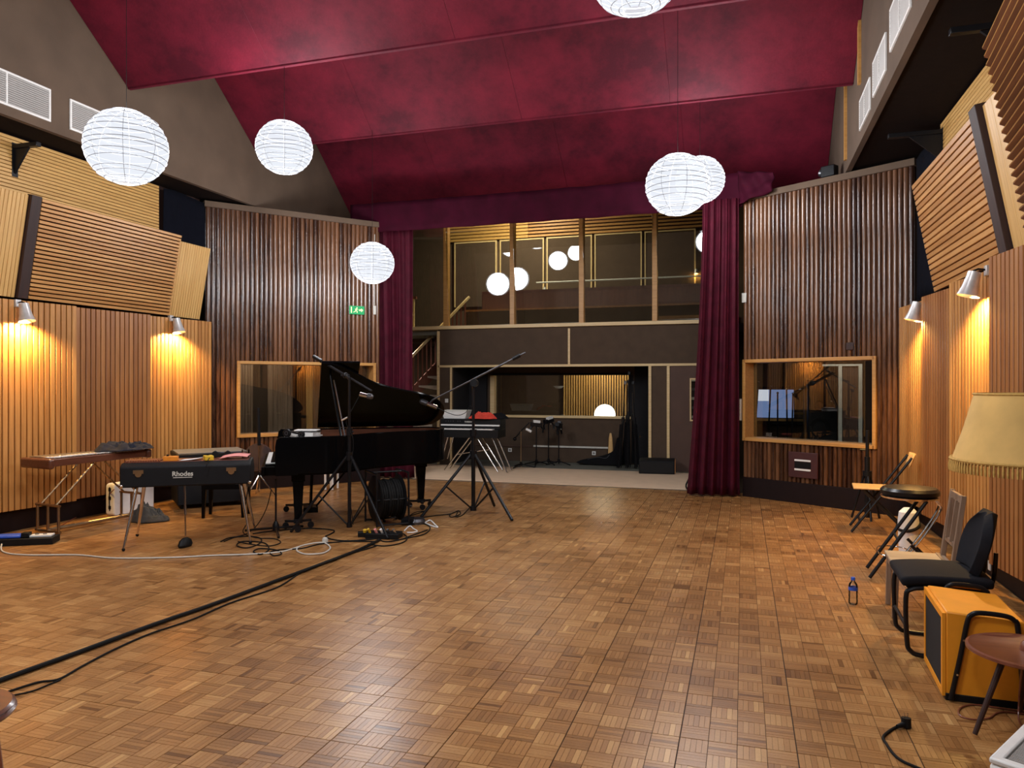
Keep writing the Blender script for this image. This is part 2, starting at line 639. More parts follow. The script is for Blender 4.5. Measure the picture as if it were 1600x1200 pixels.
# ---- floor with parquet tiles
floor = struct(MB().bb(-8.2, 2.8, YR, 11.12, -0.12, -0.006), 'floor', M['joint'],
               'worn oak mosaic parquet floor of the recording hall', 'floor')
PITCH, TS = 0.120, 0.1186
rng = np.random.default_rng(5)
tx0, ty0 = -7.44, -0.95
nx, ny = 78, 100
ii, jj = np.meshgrid(np.arange(nx), np.arange(ny), indexing='ij')
ii, jj = ii.ravel(), jj.ravel()
gx = tx0 + ii * PITCH + (ii // 4) * 0.0026
gy = ty0 + jj * PITCH + (jj // 4) * 0.0026
dd = -SN * gx + CS * gy
lat = CS * gx + SN * gy
with np.errstate(divide='ignore', invalid='ignore'):
    pxx = 800 + F * lat / dd
    pyy = 600 + F * CAMH / dd
vis = (dd > 1.0) & (pxx > -10) & (pxx < 1610) & (pyy < 1212)
order = np.where(vis, dd, 1e9).argsort()
near = set(order[:300].tolist())


def strip_block(cx, cy, horiz, tones, dz, skirt):
    """arrays of verts / faces / tones for the five strips of each tile"""
    n = len(cx)
    sw = TS / 5
    vs, fs, tn = [], [], []
    for k in range(5):
        a0 = -TS / 2 + k * sw
        a1 = a0 + sw
        l0, l1 = -TS / 2, TS / 2
        e = 0.0007
        rings = [(a0 + e, a1 - e, l0 + e, l1 - e, 0.0)]
        if skirt:
            rings.append((a0, a1, l0, l1, -0.004))
        P = []
        for (p, q, r, s_, z) in rings:
            for (u, v_) in ((p, r), (q, r), (q, s_), (p, s_)):
                X = np.where(horiz, v_, u)
                Y = np.where(horiz, u, v_)
                P.append(np.stack([cx + X, cy + Y, dz[:, k] + z], 1))
        P = np.stack(P, 1)
        vs.append(P)
        fl_ = [(0, 1, 2, 3)] + ([(4, 5, 1, 0), (5, 6, 2, 1), (6, 7, 3, 2), (7, 4, 0, 3)] if skirt else [])
        fs.append(fl_)
        tn.append(tones[:, k])
    return vs, fs, tn


def mesh_from_blocks(name, blocks):
    V, Fc, T = [], [], []
    base = 0
    for (vs, fs, tn, horiz) in blocks:
        for P, f, t in zip(vs, fs, tn):
            n, m = P.shape[0], P.shape[1]
            V.append(P.reshape(-1, 3))
            idx = base + np.arange(n)[:, None, None] * m + np.array(f)[None]
            # flip the winding of tiles whose strips run the other way
            idx = np.where(horiz[:, None, None], idx[:, :, ::-1], idx)
            Fc.append(idx.reshape(-1, 4))
            T.append(np.repeat(t, len(f)))
            base += n * m
    V, Fc, T = np.concatenate(V), np.concatenate(Fc), np.concatenate(T)
    me = bpy.data.meshes.new(name)
    me.vertices.add(len(V))
    me.vertices.foreach_set('co', V.ravel().astype(np.float32))
    me.loops.add(Fc.size)
    me.loops.foreach_set('vertex_index', Fc.ravel().astype(np.int32))
    me.polygons.add(len(Fc))
    me.polygons.foreach_set('loop_start', (np.arange(len(Fc)) * 4).astype(np.int32))
    a = me.attributes.new('tone', 'FLOAT', 'FACE')
    a.data.foreach_set('value', T.astype(np.float32))
    me.materials.append(M['parquet'])
    me.update(calc_edges=True)
    me.shade_flat()
    return me


def tones_for(n):
    tile = rng.normal(0.5, 0.11, n)
    odd = rng.random((n, 5)) < 0.07
    t = tile[:, None] + rng.normal(0, 0.085, (n, 5)) + odd * rng.normal(0.0, 0.35, (n, 5))
    return np.clip(t, 0, 1.1)


rest = np.array([i for i in range(len(gx)) if i not in near])
blocks = []
for cond, sk in ((dd[rest] < 8.0, True), (dd[rest] >= 8.0, False)):
    r_ = rest[cond]
    hz = ((ii[r_] + jj[r_]) % 2 == 0)
    vs, fs, tn = strip_block(gx[r_], gy[r_], hz, tones_for(len(r_)), rng.normal(0, 0.00018, (len(r_), 5)), sk)
    blocks.append((vs, fs, tn, hz))
pt = link('parquet_tiles', mesh_from_blocks('parquet_tiles', blocks), floor)
tag(pt, kind='stuff')
variants = []
for k in range(24):
    hz = np.array([k % 2 == 0])
    vs, fs, tn = strip_block(np.zeros(1), np.zeros(1), hz, tones_for(1), rng.normal(0, 0.0002, (1, 5)), True)
    variants.append(mesh_from_blocks('parquet_tile', [(vs, fs, tn, hz)]))
for i in sorted(near):
    par = 0 if (ii[i] + jj[i]) % 2 == 0 else 1
    o = link('parquet_tile', variants[2 * random.randrange(12) + par], floor)
    o.location = (gx[i], gy[i], 0)

# ---- stage floor and carpet behind the curtain line
struct(MB().bb(-8.2, 2.8, 11.12, 14.6, -0.12, -0.004), 'floor_stage', M['greyfloor'],
       'grey floor of the stage area under the glazed gallery', 'floor')
tag(MB().bb(-6.3, -0.25, 11.13, 13.15, -0.003, 0.012).build('carpet', M['carpet'], bevel=0.004),
    'plain beige carpet covering the front of the stage', 'carpet')

# ---- ceiling, side walls and bulkheads
struct(MB().bb(-8.2, 2.8, YR, 14.6, 7.0, 7.15), 'ceiling', M['soffit'], 'dark roof above the red baffles', 'ceiling')
struct(MB().bb(XLW - 0.12, XLW, YR, 8.82, -0.1, ZB + 0.02), 'wall_left', M['gap'], 'dark side wall behind the left slatted panels', 'wall')
struct(MB().bb(XRW, XRW + 0.12, YR, 9.62, -0.1, ZB + 0.02), 'wall_right', M['gap'], 'dark side wall behind the right slatted panels', 'wall')
struct(MB().bb(-8.2, 2.8, YR - 0.1, YR, -0.1, 7.1), 'wall_rear', M['brown'], 'brown end wall behind the viewer', 'wall')
struct(MB().bb(XBL - 0.06, XBL, YR, 13.3, ZB, 7.02), 'wall_bulkhead_left', M['bulk'], 'taupe plaster bulkhead with vents on the left', 'wall')
struct(MB().bb(XBR, XBR + 0.06, YR, 13.3, ZB, 7.02), 'wall_bulkhead_right', M['bulk'], 'taupe plaster bulkhead with vents on the right', 'wall')
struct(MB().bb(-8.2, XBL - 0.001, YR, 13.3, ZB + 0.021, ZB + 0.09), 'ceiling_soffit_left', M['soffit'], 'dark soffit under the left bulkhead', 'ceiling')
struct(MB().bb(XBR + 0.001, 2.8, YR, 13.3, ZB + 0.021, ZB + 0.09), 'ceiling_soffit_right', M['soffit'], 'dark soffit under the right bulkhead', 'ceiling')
struct(MB().bb(-8.3, -8.2, 8.5, 17.2, -0.1, 7.1), 'wall_stage_left', M['black_wall'], 'black outer wall left of the stage', 'wall')
struct(MB().bb(-0.24, -0.16, 10.98, 14.6, -0.1, 4.35), 'wall_stage_right', M['black_wall'], 'black wall closing the stage on the right', 'wall')
# dark trims that edge the baffles on the right bulkhead
for n, (x0, y0, y1) in enumerate(((1345, 0, 131), (1323, 140, 250))):
    a, b = onX(x0, y1, XBR), onX(x0, y0 - 40, XBR)
    struct(MB().bb(XBR - 0.03, XBR, a.y - 0.035, a.y + 0.035, a.z, b.z), 'trim_%d' % (n + 1), M['frame'],
           ('oak trim strip on right bulkhead beside the middle baffle', 'oak trim strip on right bulkhead beside the farthest baffle')[n], 'trim')

# ---- crimson ceiling baffles
SAIL_L = ['crimson ceiling baffle mostly above the frame, nearest the viewer', 'crimson ceiling baffle in front, second from the viewer',
          'crimson ceiling baffle in the middle between front and rear ones', 'farthest crimson ceiling baffle, just above the curtain valance']
for k, (yb, zb, yt) in enumerate(((4.6, 5.0, 2.25), (6.95, 5.0, 4.6), (9.3, 5.0, 6.95), (12.3, 4.48, 9.3))):
    zt = 6.9
    t = thing('ceiling_baffle', SAIL_L[k], 'ceiling baffle', (0, yb, zb), group='crimson ceiling baffles')
    d = Vector((0, yt - yb, zt - zb))
    nrm = Vector((0, -d.z, d.y)).normalized() * 0.05
    if nrm.z < 0:
        nrm = -nrm
    xs = [XBL + 0.002, -4.9, -2.75, -0.85, XBR - 0.002]
    for a, b in zip(xs[:-1], xs[1:]):
        mb = MB()
        e = 0.0006
        vs = []
        for off in (Vector((0, 0, 0)), nrm):
            for x, q in ((a + e, 0), (b - e, 0), (b - e, 1), (a + e, 1)):
                vs.append(Vector((x, 0, 0)) + d * q + off)
        mb.add(vs, [(0, 1, 2, 3), (7, 6, 5, 4), (0, 4, 5, 1), (1, 5, 6, 2), (2, 6, 7, 3), (3, 7, 4, 0)])
        mb.build('felt_panel', M['felt_red'], t, bevel=0.004)
    MB().bb(XBL + 0.004, XBR - 0.004, -0.012, 0.035, -0.012, 0.03).build('edge_batten', M['felt_red'], t, bevel=0.006)


# ---- splayed dark walnut walls, battens one by one around the window
def splay(name, A, B, label, wx0, wx1, wz0, wz1, pitch, side):
    U = (B - A)
    L = U.length
    mw = frame(A, U)
    inv = mw.inverted()
    mb = MB()
    # backing split around the window opening
    for (a, b, c_, d_) in ((0, wx0, 0, ZS), (wx1, L, 0, ZS), (wx0, wx1, 0, wz0), (wx0, wx1, wz1, ZS)):
        if b - a > 0.005:
            mb.bb(a, b, 0.0, 0.10, c_, d_)
    root = struct(mb, name, M['walnut'], label, 'wall', mw=mw)
    n = int(round(L / pitch))
    p = L / n

    def batten_mesh(z0, z1):
        m = MB()
        prof = [(-p * 0.46, 0.0), (-p * 0.44, -0.012), (-p * 0.28, -0.024), (0, -0.029), (p * 0.28, -0.024), (p * 0.44, -0.012), (p * 0.46, 0.0)]
        vs = [(x, y, z0) for x, y in prof] + [(x, y, z1) for x, y in prof]
        k = len(prof)
        m.add(vs, [(i, i + 1, k + i + 1, k + i) for i in range(k - 1)] + [tuple(range(k)), tuple(range(2 * k - 1, k - 1, -1))])
        return m.mesh('batten', M['walnut'], ang=60)
    full, up, lo = batten_mesh(0.27, ZS), batten_mesh(wz1 + 0.03, ZS), batten_mesh(0.27, wz0 - 0.03)
    for i in range(n):
        x = (i + 0.5) * p
        for me in ([up, lo] if wx0 - 0.05 < x < wx1 + 0.05 else [full]):
            o = link('batten', me, root)
            o.location = (x, -0.0005, 0)
    MB().bb(0, L, -0.035, -0.001, 0, 0.268).build('plinth', M['kick'], root, bevel=0.004)
    MB().bb(-0.02, L + 0.02, -0.05, 0.14, ZS + 0.001, ZS + 0.085).build('cap_rail', M['bulk'], root, bevel=0.004)
    return root, mw


def local_x(px, py, A, B):
    U = (B - A).normalized()
    r = ray(px, py)
    # intersect the plan ray with the line A + s U
    det = r.x * (-U.y) + r.y * U.x
    s = (r.x * A.y - r.y * A.x)
    t = (A.x * (-U.y) + A.y * U.x) / det
    p = Vector((r.x * t, r.y * t, 0))
    return (p - A).dot(U), CAMH + r.z * t


LX0, LX1 = local_x(373, 620, LA, LB)[0], local_x(583, 620, LA, LB)[0]
RX0, RX1 = local_x(1166, 620, RA, RB)[0], local_x(1367, 620, RA, RB)[0]
WZ0, WZ1 = 0.80, 1.855
WL, MWL = splay('wall_left_splay', LA, LB, 'dark walnut batten wall angled across the left corner', LX0, LX1, WZ0, WZ1, 0.068, -1)
WR, MWR = splay('wall_right_splay', RA, RB, 'dark walnut batten wall angled across the right corner', max(RX0, 0.02), RX1, WZ0, WZ1, 0.060, 1)


def framed_window(name, label, mw, x0, x1, z0, z1, pane_y, extra=()):
    root = tag(thing(name, label, 'window', mw=mw), kind='structure')
    b = 0.045
    for nm, args in (('frame_rail', (x0 - b * .3, x1 + b * .3, z1 - b * .3, z1 + b * .7)), ('frame_rail', (x0 - b * .3, x1 + b * .3, z0 - b * .7, z0 + b * .3)),
                     ('frame_stile', (x0 - b * .7, x0 + b * .3, z0 - b * .7, z1 + b * .7)), ('frame_stile', (x1 - b * .3, x1 + b * .7, z0 - b * .7, z1 + b * .7))):
        xa, xb, za, zb = args
        MB().bb(xa, xb, -0.05, 0.25, za, zb).build(nm, M['frame'], root, bevel=0.004)
    MB().bb(x0 + 0.014, x1 - 0.014, pane_y, pane_y + 0.008, z0 + 0.014, z1 - 0.014).build('pane', M['glass'], root, smooth=False)
    return root


framed_window('window_1', 'oak framed window of the booth behind the grand piano', MWL, LX0, LX1, WZ0, WZ1, 0.17)
framed_window('window_2', 'oak framed control room window in the right splayed wall', MWR, max(RX0, 0.03), RX1, WZ0, WZ1, 0.17)


# booths behind the two windows
def booth(mw, x0, x1, y1, wallmat, nm, label):
    mb = MB()
    z1 = 2.4
    mb.bb(x0, x1, y1, y1 + 0.08, 0, z1)
    mb.bb(x0 - 0.08, x0, 0.26, y1 + 0.08, 0, z1)
    mb.bb(x1, x1 + 0.08, 0.26, y1 + 0.08, 0, z1)
    mb.bb(x0 - 0.08, x1 + 0.08, 0.26, y1 + 0.08, z1, z1 + 0.08)
    mb.bb(x0 - 0.08, x1 + 0.08, 0.26, y1 + 0.08, -0.1, -0.008)
    return struct(mb, nm, wallmat, label, 'wall', mw=mw)


booth(MWL, -0.9, 2.45, 1.9, M['brown'], 'wall_booth_left', 'brown walls of the left booth seen through its window')
cr_ = MB()
cr_.bb(-0.159, 3.2, 13.15, 13.22, 0, 2.5).bb(3.2, 3.28, 8.9, 13.22, 0, 2.5).bb(-0.159, 3.2, 11.05, 13.15, 2.42, 2.5).bb(0.9, 3.2, 10.45, 11.05, 2.42, 2.5)
cr_.bb(-0.159, 3.2, 11.13, 13.15, -0.1, -0.003)
struct(cr_, 'wall_booth_right', M['brown'], 'brown walls of the control room behind the right window', 'wall')


def area(name, mw, loc, size, power, col, rot=(0, 0, 0)):
    l = bpy.data.lights.new(name, 'AREA')
    l.size = size
    l.energy = power
    l.color = col
    o = bpy.data.objects.new(name, l)
    C.objects.link(o)
    o.matrix_basis = mw @ Matrix.Translation(loc) @ Euler(rot).to_matrix().to_4x4()
    return o


def added_ceiling_lamp(mw, x, y, z, power, col, label, r=0.16):  # fixture and light added for the adjoining rooms
    """small flush ceiling light, added to brighten an adjoining room"""
    t = thing('added_ceiling_lamp', label, 'ceiling lamp', mw=mw @ Matrix.Translation((x, y, z)))
    MB().lathe([(0, 0), (r, 0), (r, -0.03), (r * 0.94, -0.03), (r * 0.94, -0.012), (0, -0.012)], 24).build('housing', M['white'], t)
    area('lamp_light', mw, (x, y, z - 0.02), r * 1.7, power, col)
    return t


added_ceiling_lamp(MWL, 1.0, 1.0, 2.4, 10, (1.0, 0.88, 0.72), 'added round ceiling lamp inside the left booth')  # added lamp, brightens the booth behind its window
added_ceiling_lamp(Matrix.Identity(4), 1.5, 11.4, 2.415, 8, (1.0, 0.92, 0.8), 'added round ceiling lamp inside the right control room')  # added lamp for the control room

# ---------------------------------------------------------------- slatted acoustic panels on the side walls
def slat_panel(label, O, U, V, wd, ht, pitch, gap, thick, horiz, mat, group, backmat=None, trap=None, inset=0.0, name='slatted_panel', bd=0.03):
    """root frame: x along the panel, z up the panel, -y into the room"""
    t = thing(name, label, 'acoustic panel', group=group, mw=frame(O, U, V))
    MB().bb(0.0, wd, 0.0, bd, 0, ht).build('backing', backmat or M['gap'], t)
    if horiz:
        n = max(1, int(round(ht / pitch)))
        p = ht / n
        me = MB().bb(inset, wd - inset, -thick, -0.0005, gap / 2, p - gap / 2).mesh('slat', mat)
        for i in range(n):
            link('slat', me, t, bevel=0.003, seg=1).location = (0, 0, i * p)
    else:
        n = max(1, int(round(wd / pitch)))
        p = wd / n
        me = MB().bb(gap / 2, p - gap / 2, -thick, -0.0005, 0, ht).mesh('slat', mat)
        for i in range(n):
            link('slat', me, t, bevel=0.003, seg=1).location = (i * p, 0, 0)
    return t


ZP0, ZP1 = 0.23, 2.43
# the lower panels stand in a saw-tooth: each far edge juts into the room, each near edge meets the wall
NEAR_L, FAR_L, NEAR_R, FAR_R = XL - 0.05, XL + 0.06, XR + 0.05, XR - 0.06
yl = [onX(116, 600, XL).y - 2.24, onX(116, 600, XL).y - 1.12, onX(116, 600, XL + 0.04).y, onX(232, 600, XL + 0.04).y, onX(327, 600, XL + 0.04).y]
LOWL = ['orange oak slatted panel at the far left edge', 'orange oak slatted panel under the left front wall spot',
        'slatted panel with shade in its colour between the two left wall spots', 'orange oak slatted panel next to the left dark walnut corner']
for k in range(4):
    O, E = Vector((NEAR_L, yl[k] + 0.004, ZP0)), Vector((FAR_L, yl[k + 1] - 0.004, ZP0))
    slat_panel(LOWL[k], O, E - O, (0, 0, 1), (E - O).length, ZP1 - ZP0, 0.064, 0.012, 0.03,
               False, M['oak_red_shaded'] if k == 2 else M['oak'], 'lower slatted wall panels', bd=0.045)
yr = [onX(1412, 600, XR - 0.02).y - 0.10, onX(1444, 600, XR - 0.06).y, onX(1488, 600, XR - 0.06).y, onX(1551, 600, XR - 0.06).y, onX(1551, 600, XR).y - 1.2, onX(1551, 600, XR).y - 2.4]
LOWR = ['orange oak slatted panel beside the right dark walnut corner', 'slatted panel with shade in its colour between the two right wall spots',
        'orange oak slatted panel under the right front wall spot', 'slatted wall panel behind the fringed lamp shade', 'oak slatted panel at the near right beyond the floor lamp']
for k in range(5):
    O, E = Vector((FAR_R, yr[k] - 0.004, ZP0)), Vector((NEAR_R, yr[k + 1] + 0.004, ZP0))
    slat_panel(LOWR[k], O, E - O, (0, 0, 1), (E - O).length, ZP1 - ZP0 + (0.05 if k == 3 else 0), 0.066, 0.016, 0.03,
               False, M['oak_red_shaded'] if k in (1, 3) else M['oak'], 'lower slatted wall panels', bd=0.045)
# recessed kickboards
struct(MB().bb(XLW + 0.001, XL - 0.06, YR, 8.66, 0, ZP0 - 0.002), 'baseboard_left', M['kick'], 'dark recessed kickboard under the left panels', 'baseboard')
struct(MB().bb(XR + 0.10, XRW - 0.001, YR, 9.40, 0, ZP0 - 0.002), 'baseboard_right', M['kick'], 'dark recessed kickboard under the right panels', 'baseboard')

# upper canted row.  left: leaning into the room
LEAN = Vector((0.20, 0, 1.06))
V_L = LEAN.normalized()
V_R = Vector((-0.20, 0, 1.06)).normalized()
HT = LEAN.length
yA, yB = 6.02, 8.06
slat_panel('large canted panel of horizontal oak slats on the left wall', (XL - 0.03, yA, 2.46), (0, 1, 0), V_L, yB - yA, HT, 0.0455, 0.013, 0.045, True,
           M['oak_h'], 'canted slat panels', inset=0.0)
slat_panel('narrow pale canted panel of vertical boards by the left black drape', (XL - 0.04, yB + 0.012, 2.46), (0, 1, 0), V_L, 0.60, HT * 0.93, 0.043, 0.004, 0.02, False,
           M['pale'], 'pale canted board panels', backmat=M['pale'])
slat_panel('pale canted panel of vertical boards at the left edge', (XL - 0.04, 4.2, 2.46), (0, 1, 0), V_L, yA - 4.2 - 0.13, HT, 0.043, 0.004, 0.02, False,
           M['pale'], 'pale canted board panels', backmat=M['pale'])
mwp = frame((XL - 0.03, yA - 0.13, 2.46), (0, 1, 0), V_L)
tag(MB().bb(0.005, 0.12, -0.05, 0.02, 0, HT + 0.01).build('dark_divider_post', M['dark_post'], mw=mwp, bevel=0.004),
    'dark stained post between the left canted panels', 'post')
# right
yC, yD = 8.22, 6.22
slat_panel('large canted panel of horizontal oak slats above the right wall spots', (XR + 0.03, yC, 2.46), (0, -1, 0), V_R, yC - yD, HT * 1.01, 0.054, 0.012, 0.045, True,
           M['oak_h'], 'canted slat panels')
mwp = frame((XR + 0.03, yD - 0.01, 2.46), (0, -1, 0), V_R)
tag(MB().bb(0.0, 0.16, -0.06, 0.02, 0, HT * 1.01 + 0.03).build('dark_divider_post', M['dark_post'], mw=mwp, bevel=0.004),
    'dark stained post between the right canted panels', 'post')
slat_panel('pale smooth canted board beside the right dark post', (XR + 0.03, yD - 0.19, 2.46), (0, -1, 0), V_R, 0.54, HT * 1.01, 0.18, 0.001, 0.02, False,
           M['pale'], 'pale canted board panels', backmat=M['pale'])
# louvred near panel on the right: slats stand proud like louvres
t = thing('louvred_panel', 'louvred panel of projecting slats with underside shade in their colour at the upper right edge', 'acoustic panel', group='canted slat panels',
          mw=frame((XR - 0.03, yD - 0.72, 2.46), Vector((-0.10, -1, 0)), V_R))
MB().bb(0, 2.6, 0.03, 0.06, 0, HT * 1.25).build('backing', M['gap'], t)
me = MB().box((1.3, -0.02, 0.0), (2.6, 0.085, 0.020), rot=(math.radians(-38), 0, 0)).mesh('slat', M['oak_underside_shade'])
me2 = MB().box((1.3, -0.0535, 0.0275), (2.6, 0.008, 0.006), rot=(math.radians(-38), 0, 0)).mesh('lit_slat_edge', M['pale_h'])  # pale strips paint the light along the louvre edges
nl = 23
for i in range(nl):
    z = 0.03 + i * (HT * 1.22 / nl)
    o = link('slat', me, t)
    o.location = (0, 0, z)
    link('lit_edge', me2, o)
# fine horizontal boards under the soffit
slat_panel('band of fine horizontal boards under the left soffit', (XLW + 0.05, 4.0, 3.3), (0, 1, 0), (0, 0, 1), 3.98, ZB - 3.3 - 0.004, 0.040, 0.006, 0.016, True,
           M['pale_h'], 'board bands below the soffits', backmat=M['gap'])
slat_panel('band of fine horizontal boards under the right soffit', (XRW - 0.05, 8.42, 3.3), (0, -1, 0), (0, 0, 1), 4.6, ZB - 3.3 - 0.004, 0.040, 0.004, 0.016, True,
           M['pale_h'], 'board bands below the soffits', backmat=M['pale_h'])

# black drapes at the far end of both canted rows
def drape(label, O, U, wd, z0, z1, mat):
    U = Vector(U).normalized()
    W = Vector((0, 0, 1)).cross(U)
    O = Vector(O)

    def fn(u, v):
        a = 0.006 * math.sin(u * 23) * (1 - v * 0.6) + 0.005 * math.sin(u * 9 + v * 4)
        return O + U * (u * wd) + W * a + Vector((0, 0, z0 + (z1 - z0) * v + 0.02 * math.sin(u * 5)))
    return tag(MB().grid(fn, 40, 12).build('black_drape', mat, solid=0.006, ang=80), label, 'drape')


drape('black cloth hung above the pale panel in the left corner', (XLW + 0.10, 8.02, 0), (0.03, 1, 0), 0.76, 3.0, 4.14, M['navy'])
drape('black cloth hung above the panels in the right corner', (XRW - 0.06, 9.50, 0), (0, -1, 0), 1.02, 2.5, 4.12, M['navy'])

# steel brackets that carry the canted rows
def bracket(label, p, into):
    t = thing('steel_bracket', label, 'bracket', p, group='black brackets under the soffits')
    MB().bb(0, into, -0.03, 0.03, -0.045, 0.0).build('arm', M['blackmetal'], t, bevel=0.004)
    MB().add([(0, -0.012, -0.045), (0, 0.012, -0.045), (into * 0.62, -0.012, -0.045), (into * 0.62, 0.012, -0.045), (0, -0.012, -0.32), (0, 0.012, -0.32)],
             [(0, 2, 4), (1, 5, 3), (0, 1, 3, 2), (2, 3, 5, 4), (0, 4, 5, 1)]).build('gusset', M['blackmetal'], t)
    MB().bb(0, math.copysign(0.012, into), -0.035, 0.035, -0.34, 0.02).build('wall_plate', M['blackmetal'], t)
    return t


bracket('black bracket under the left soffit at the frame edge', (XLW + 0.055, onX(16, 232, XLW).y, 4.08), 0.34)
bracket('black bracket under the right soffit near the frame edge', (XRW - 0.055, 6.0, 4.09), -0.50)
bracket('black bracket under the right soffit at the dark corner', (XRW - 0.055, 8.35, 4.09), -0.50)


# air vents in the bulkheads
def vent(label, X, y0, y1, z0, z1, sgn, ndiv, slats):
    t = thing('air_vent', label, 'vent', (X, (y0 + y1) / 2, z0), group='vents in the bulkheads')
    w_, h_ = abs(y1 - y0), z1 - z0
    b = 0.022
    f = MB()
    f.bb(0, sgn * 0.018, -w_ / 2, w_ / 2, 0, b).bb(0, sgn * 0.018, -w_ / 2, w_ / 2, h_ - b, h_)
    f.bb(0, sgn * 0.018, -w_ / 2, -w_ / 2 + b, b, h_ - b).bb(0, sgn * 0.018, w_ / 2 - b, w_ / 2, b, h_ - b)
    f.build('frame', M['white'], t, bevel=0.003)
    MB().bb(sgn * 0.0005, sgn * 0.003, -w_ / 2 + b, w_ / 2 - b, b, h_ - b).build('backing', M['vent_dark'], t)
    n = slats
    me = MB().box((sgn * 0.009, 0, 0), (0.012, w_ - 2 * b - 0.002, (h_ - 2 * b) / n * 0.62), rot=(0, sgn * 0.5, 0)).mesh('louver', M['vent'])
    for i in range(n):
        link('louver', me, t).location = (0, 0, b + (i + 0.5) * (h_ - 2 * b) / n)
    for k in range(1, ndiv):
        y = -w_ / 2 + w_ * k / ndiv
        MB().bb(sgn * 0.003, sgn * 0.02, y - 0.008, y + 0.008, b, h_ - b).build('divider', M['white'], t)
    return t


a, b = onX(-70, 110, XBL), onX(78, 150, XBL)
z1, z0 = onX(78, 140, XBL).z, onX(78, 191, XBL).z
vent('wide white air vent in the left bulkhead at the frame edge', XBL, a.y, b.y, z0, z1, 1, 2, 14)
a, b = onX(108, 150, XBL), onX(172, 160, XBL)
vent('smaller white air vent behind the large left lantern', XBL, a.y, b.y, onX(110, 203, XBL).z, onX(110, 155, XBL).z, 1, 1, 14)
for lab, xa, xb, yt_, yb_ in (('nearest white air vent in the right bulkhead', 1393, 1425, 15, 82), ('middle white air vent in the right bulkhead', 1366, 1386, 98, 153),
                              ('farthest white air vent in the right bulkhead', 1345, 1361, 158, 205)):
    a, b = onX(xa, 100, XBR), onX(xb, 100, XBR)
    vent(lab, XBR, a.y, b.y, onX(xa, yb_, XBR).z, onX(xa, yt_, XBR).z, -1, 2, 12)


# wall spots
def sconce(label, p, sgn, power):
    """p: centre of the shade; sgn: +1 wall on the left, -1 wall on the right"""
    t = thing('wall_spot', label, 'wall lamp', p, group='wall spots')
    tilt = Euler((0, sgn * math.radians(-14), 0)).to_matrix()
    vs, fs = [], []
    prof = [(0.046, 0.105), (0.050, 0.06), (0.062, -0.02), (0.082, -0.085), (0.079, -0.085), (0.058, -0.02), (0.046, 0.06), (0.040, 0.098)]
    MB().lathe(prof, 20, m=tilt).build('shade', M['sconce'], t, ang=50)
    MB().lathe([(0, 0.107), (0.046, 0.105), (0.044, 0.098), (0, 0.098)], 20, m=tilt).build('shade_cap', M['sconce'], t)
    MB().lathe([(0, -0.03), (0.018, -0.026), (0.027, -0.008), (0.024, 0.015), (0.013, 0.04), (0.012, 0.06), (0, 0.06)], 14, m=tilt).build('bulb', M['bulb'], t)
    MB().lathe([(0, 0.099), (0.016, 0.098), (0.016, 0.055), (0, 0.055)], 12, m=tilt).build('socket', M['blackmetal'], t)
    MB().tube([(0, 0, 0.105), (-sgn * 0.05, 0, 0.125), (-sgn * 0.115, 0, 0.115)], 0.008).build('arm', M['blackmetal'], t)
    MB().bb(-sgn * 0.095, -sgn * 0.14, -0.03, 0.03, 0.07, 0.15).build('wall_plate', M['sconce'], t, bevel=0.003)
    l = bpy.data.lights.new('spot_light', 'SPOT')
    l.energy = power
    l.color = (1.0, 0.60, 0.18)
    l.spot_size = math.radians(150)
    l.spot_blend = 0.45
    l.shadow_soft_size = 0.035
    o = bpy.data.objects.new('spot_light', l)
    C.objects.link(o)
    o.parent = t
    o.location = (0, 0, -0.095)
    o.rotation_euler = (0, sgn * math.radians(28), 0)
    return t


sconce('aluminium wall spot on the front left oak panel', onX(40, 490, XL + 0.13), 1, SCONCE)
sconce('aluminium wall spot on the left oak panel near the corner', onX(278, 510, XL + 0.13), 1, SCONCE)
sconce('aluminium wall spot on the right oak panel near the corner', onX(1429, 488, XR - 0.13), -1, SCONCE)
sconce('aluminium wall spot on the right oak panel nearest the viewer', onX(1517, 446, XR - 0.13), -1, SCONCE)


# ---------------------------------------------------------------- back wall of the stage, glazed gallery above
YG = 13.30
ZL = 2.63                       # gallery ledge
ZT = 1.89                       # horizontal trim
XW0, XW1 = -5.62, -0.245
RX_0, RX_1 = -5.35, -1.57       # recess
bw = MB()
bw.bb(XW0, XW1, YG, YG + 0.12, ZT, ZL - 0.03)
bw.bb(XW0, RX_0, YG, YG + 0.12, 0, ZT)
bw.bb(RX_1, -1.255, YG, YG + 0.12, 0, ZT)
struct(bw, 'wall_back', M['brown'], 'brown fabric wall under the glazed gallery', 'wall')
n = 3
for lab, (x0, x1, z0, z1) in (('pale horizontal trim above the dark recess', (XW0, XW1, ZT - 0.022, ZT + 0.022)),
                              ('pale vertical trim at the stair side of the back wall', (XW0 - 0.02, XW0 + 0.03, 0, ZL - 0.06)),
                              ('pale vertical trim on the left edge of the recess', (RX_0 - 0.02, RX_0 + 0.02, 0, ZT - 0.023)),
                              ('pale vertical trim on the right edge of the recess', (RX_1 - 0.02, RX_1 + 0.03, 0, ZT - 0.023)),
                              ('pale vertical trim beside the brown stage door', (-1.27, -1.22, 0, ZT - 0.023)),
                              ('pale short vertical trim between the two upper brown panels', (-3.05, -3.01, ZT + 0.023, ZL - 0.06))):
    struct(MB().bb(x0, x1, YG - 0.025, YG - 0.001, z0, z1), 'trim_%d' % n, M['trim'], lab, 'trim', bevel=0.003)
    n += 1
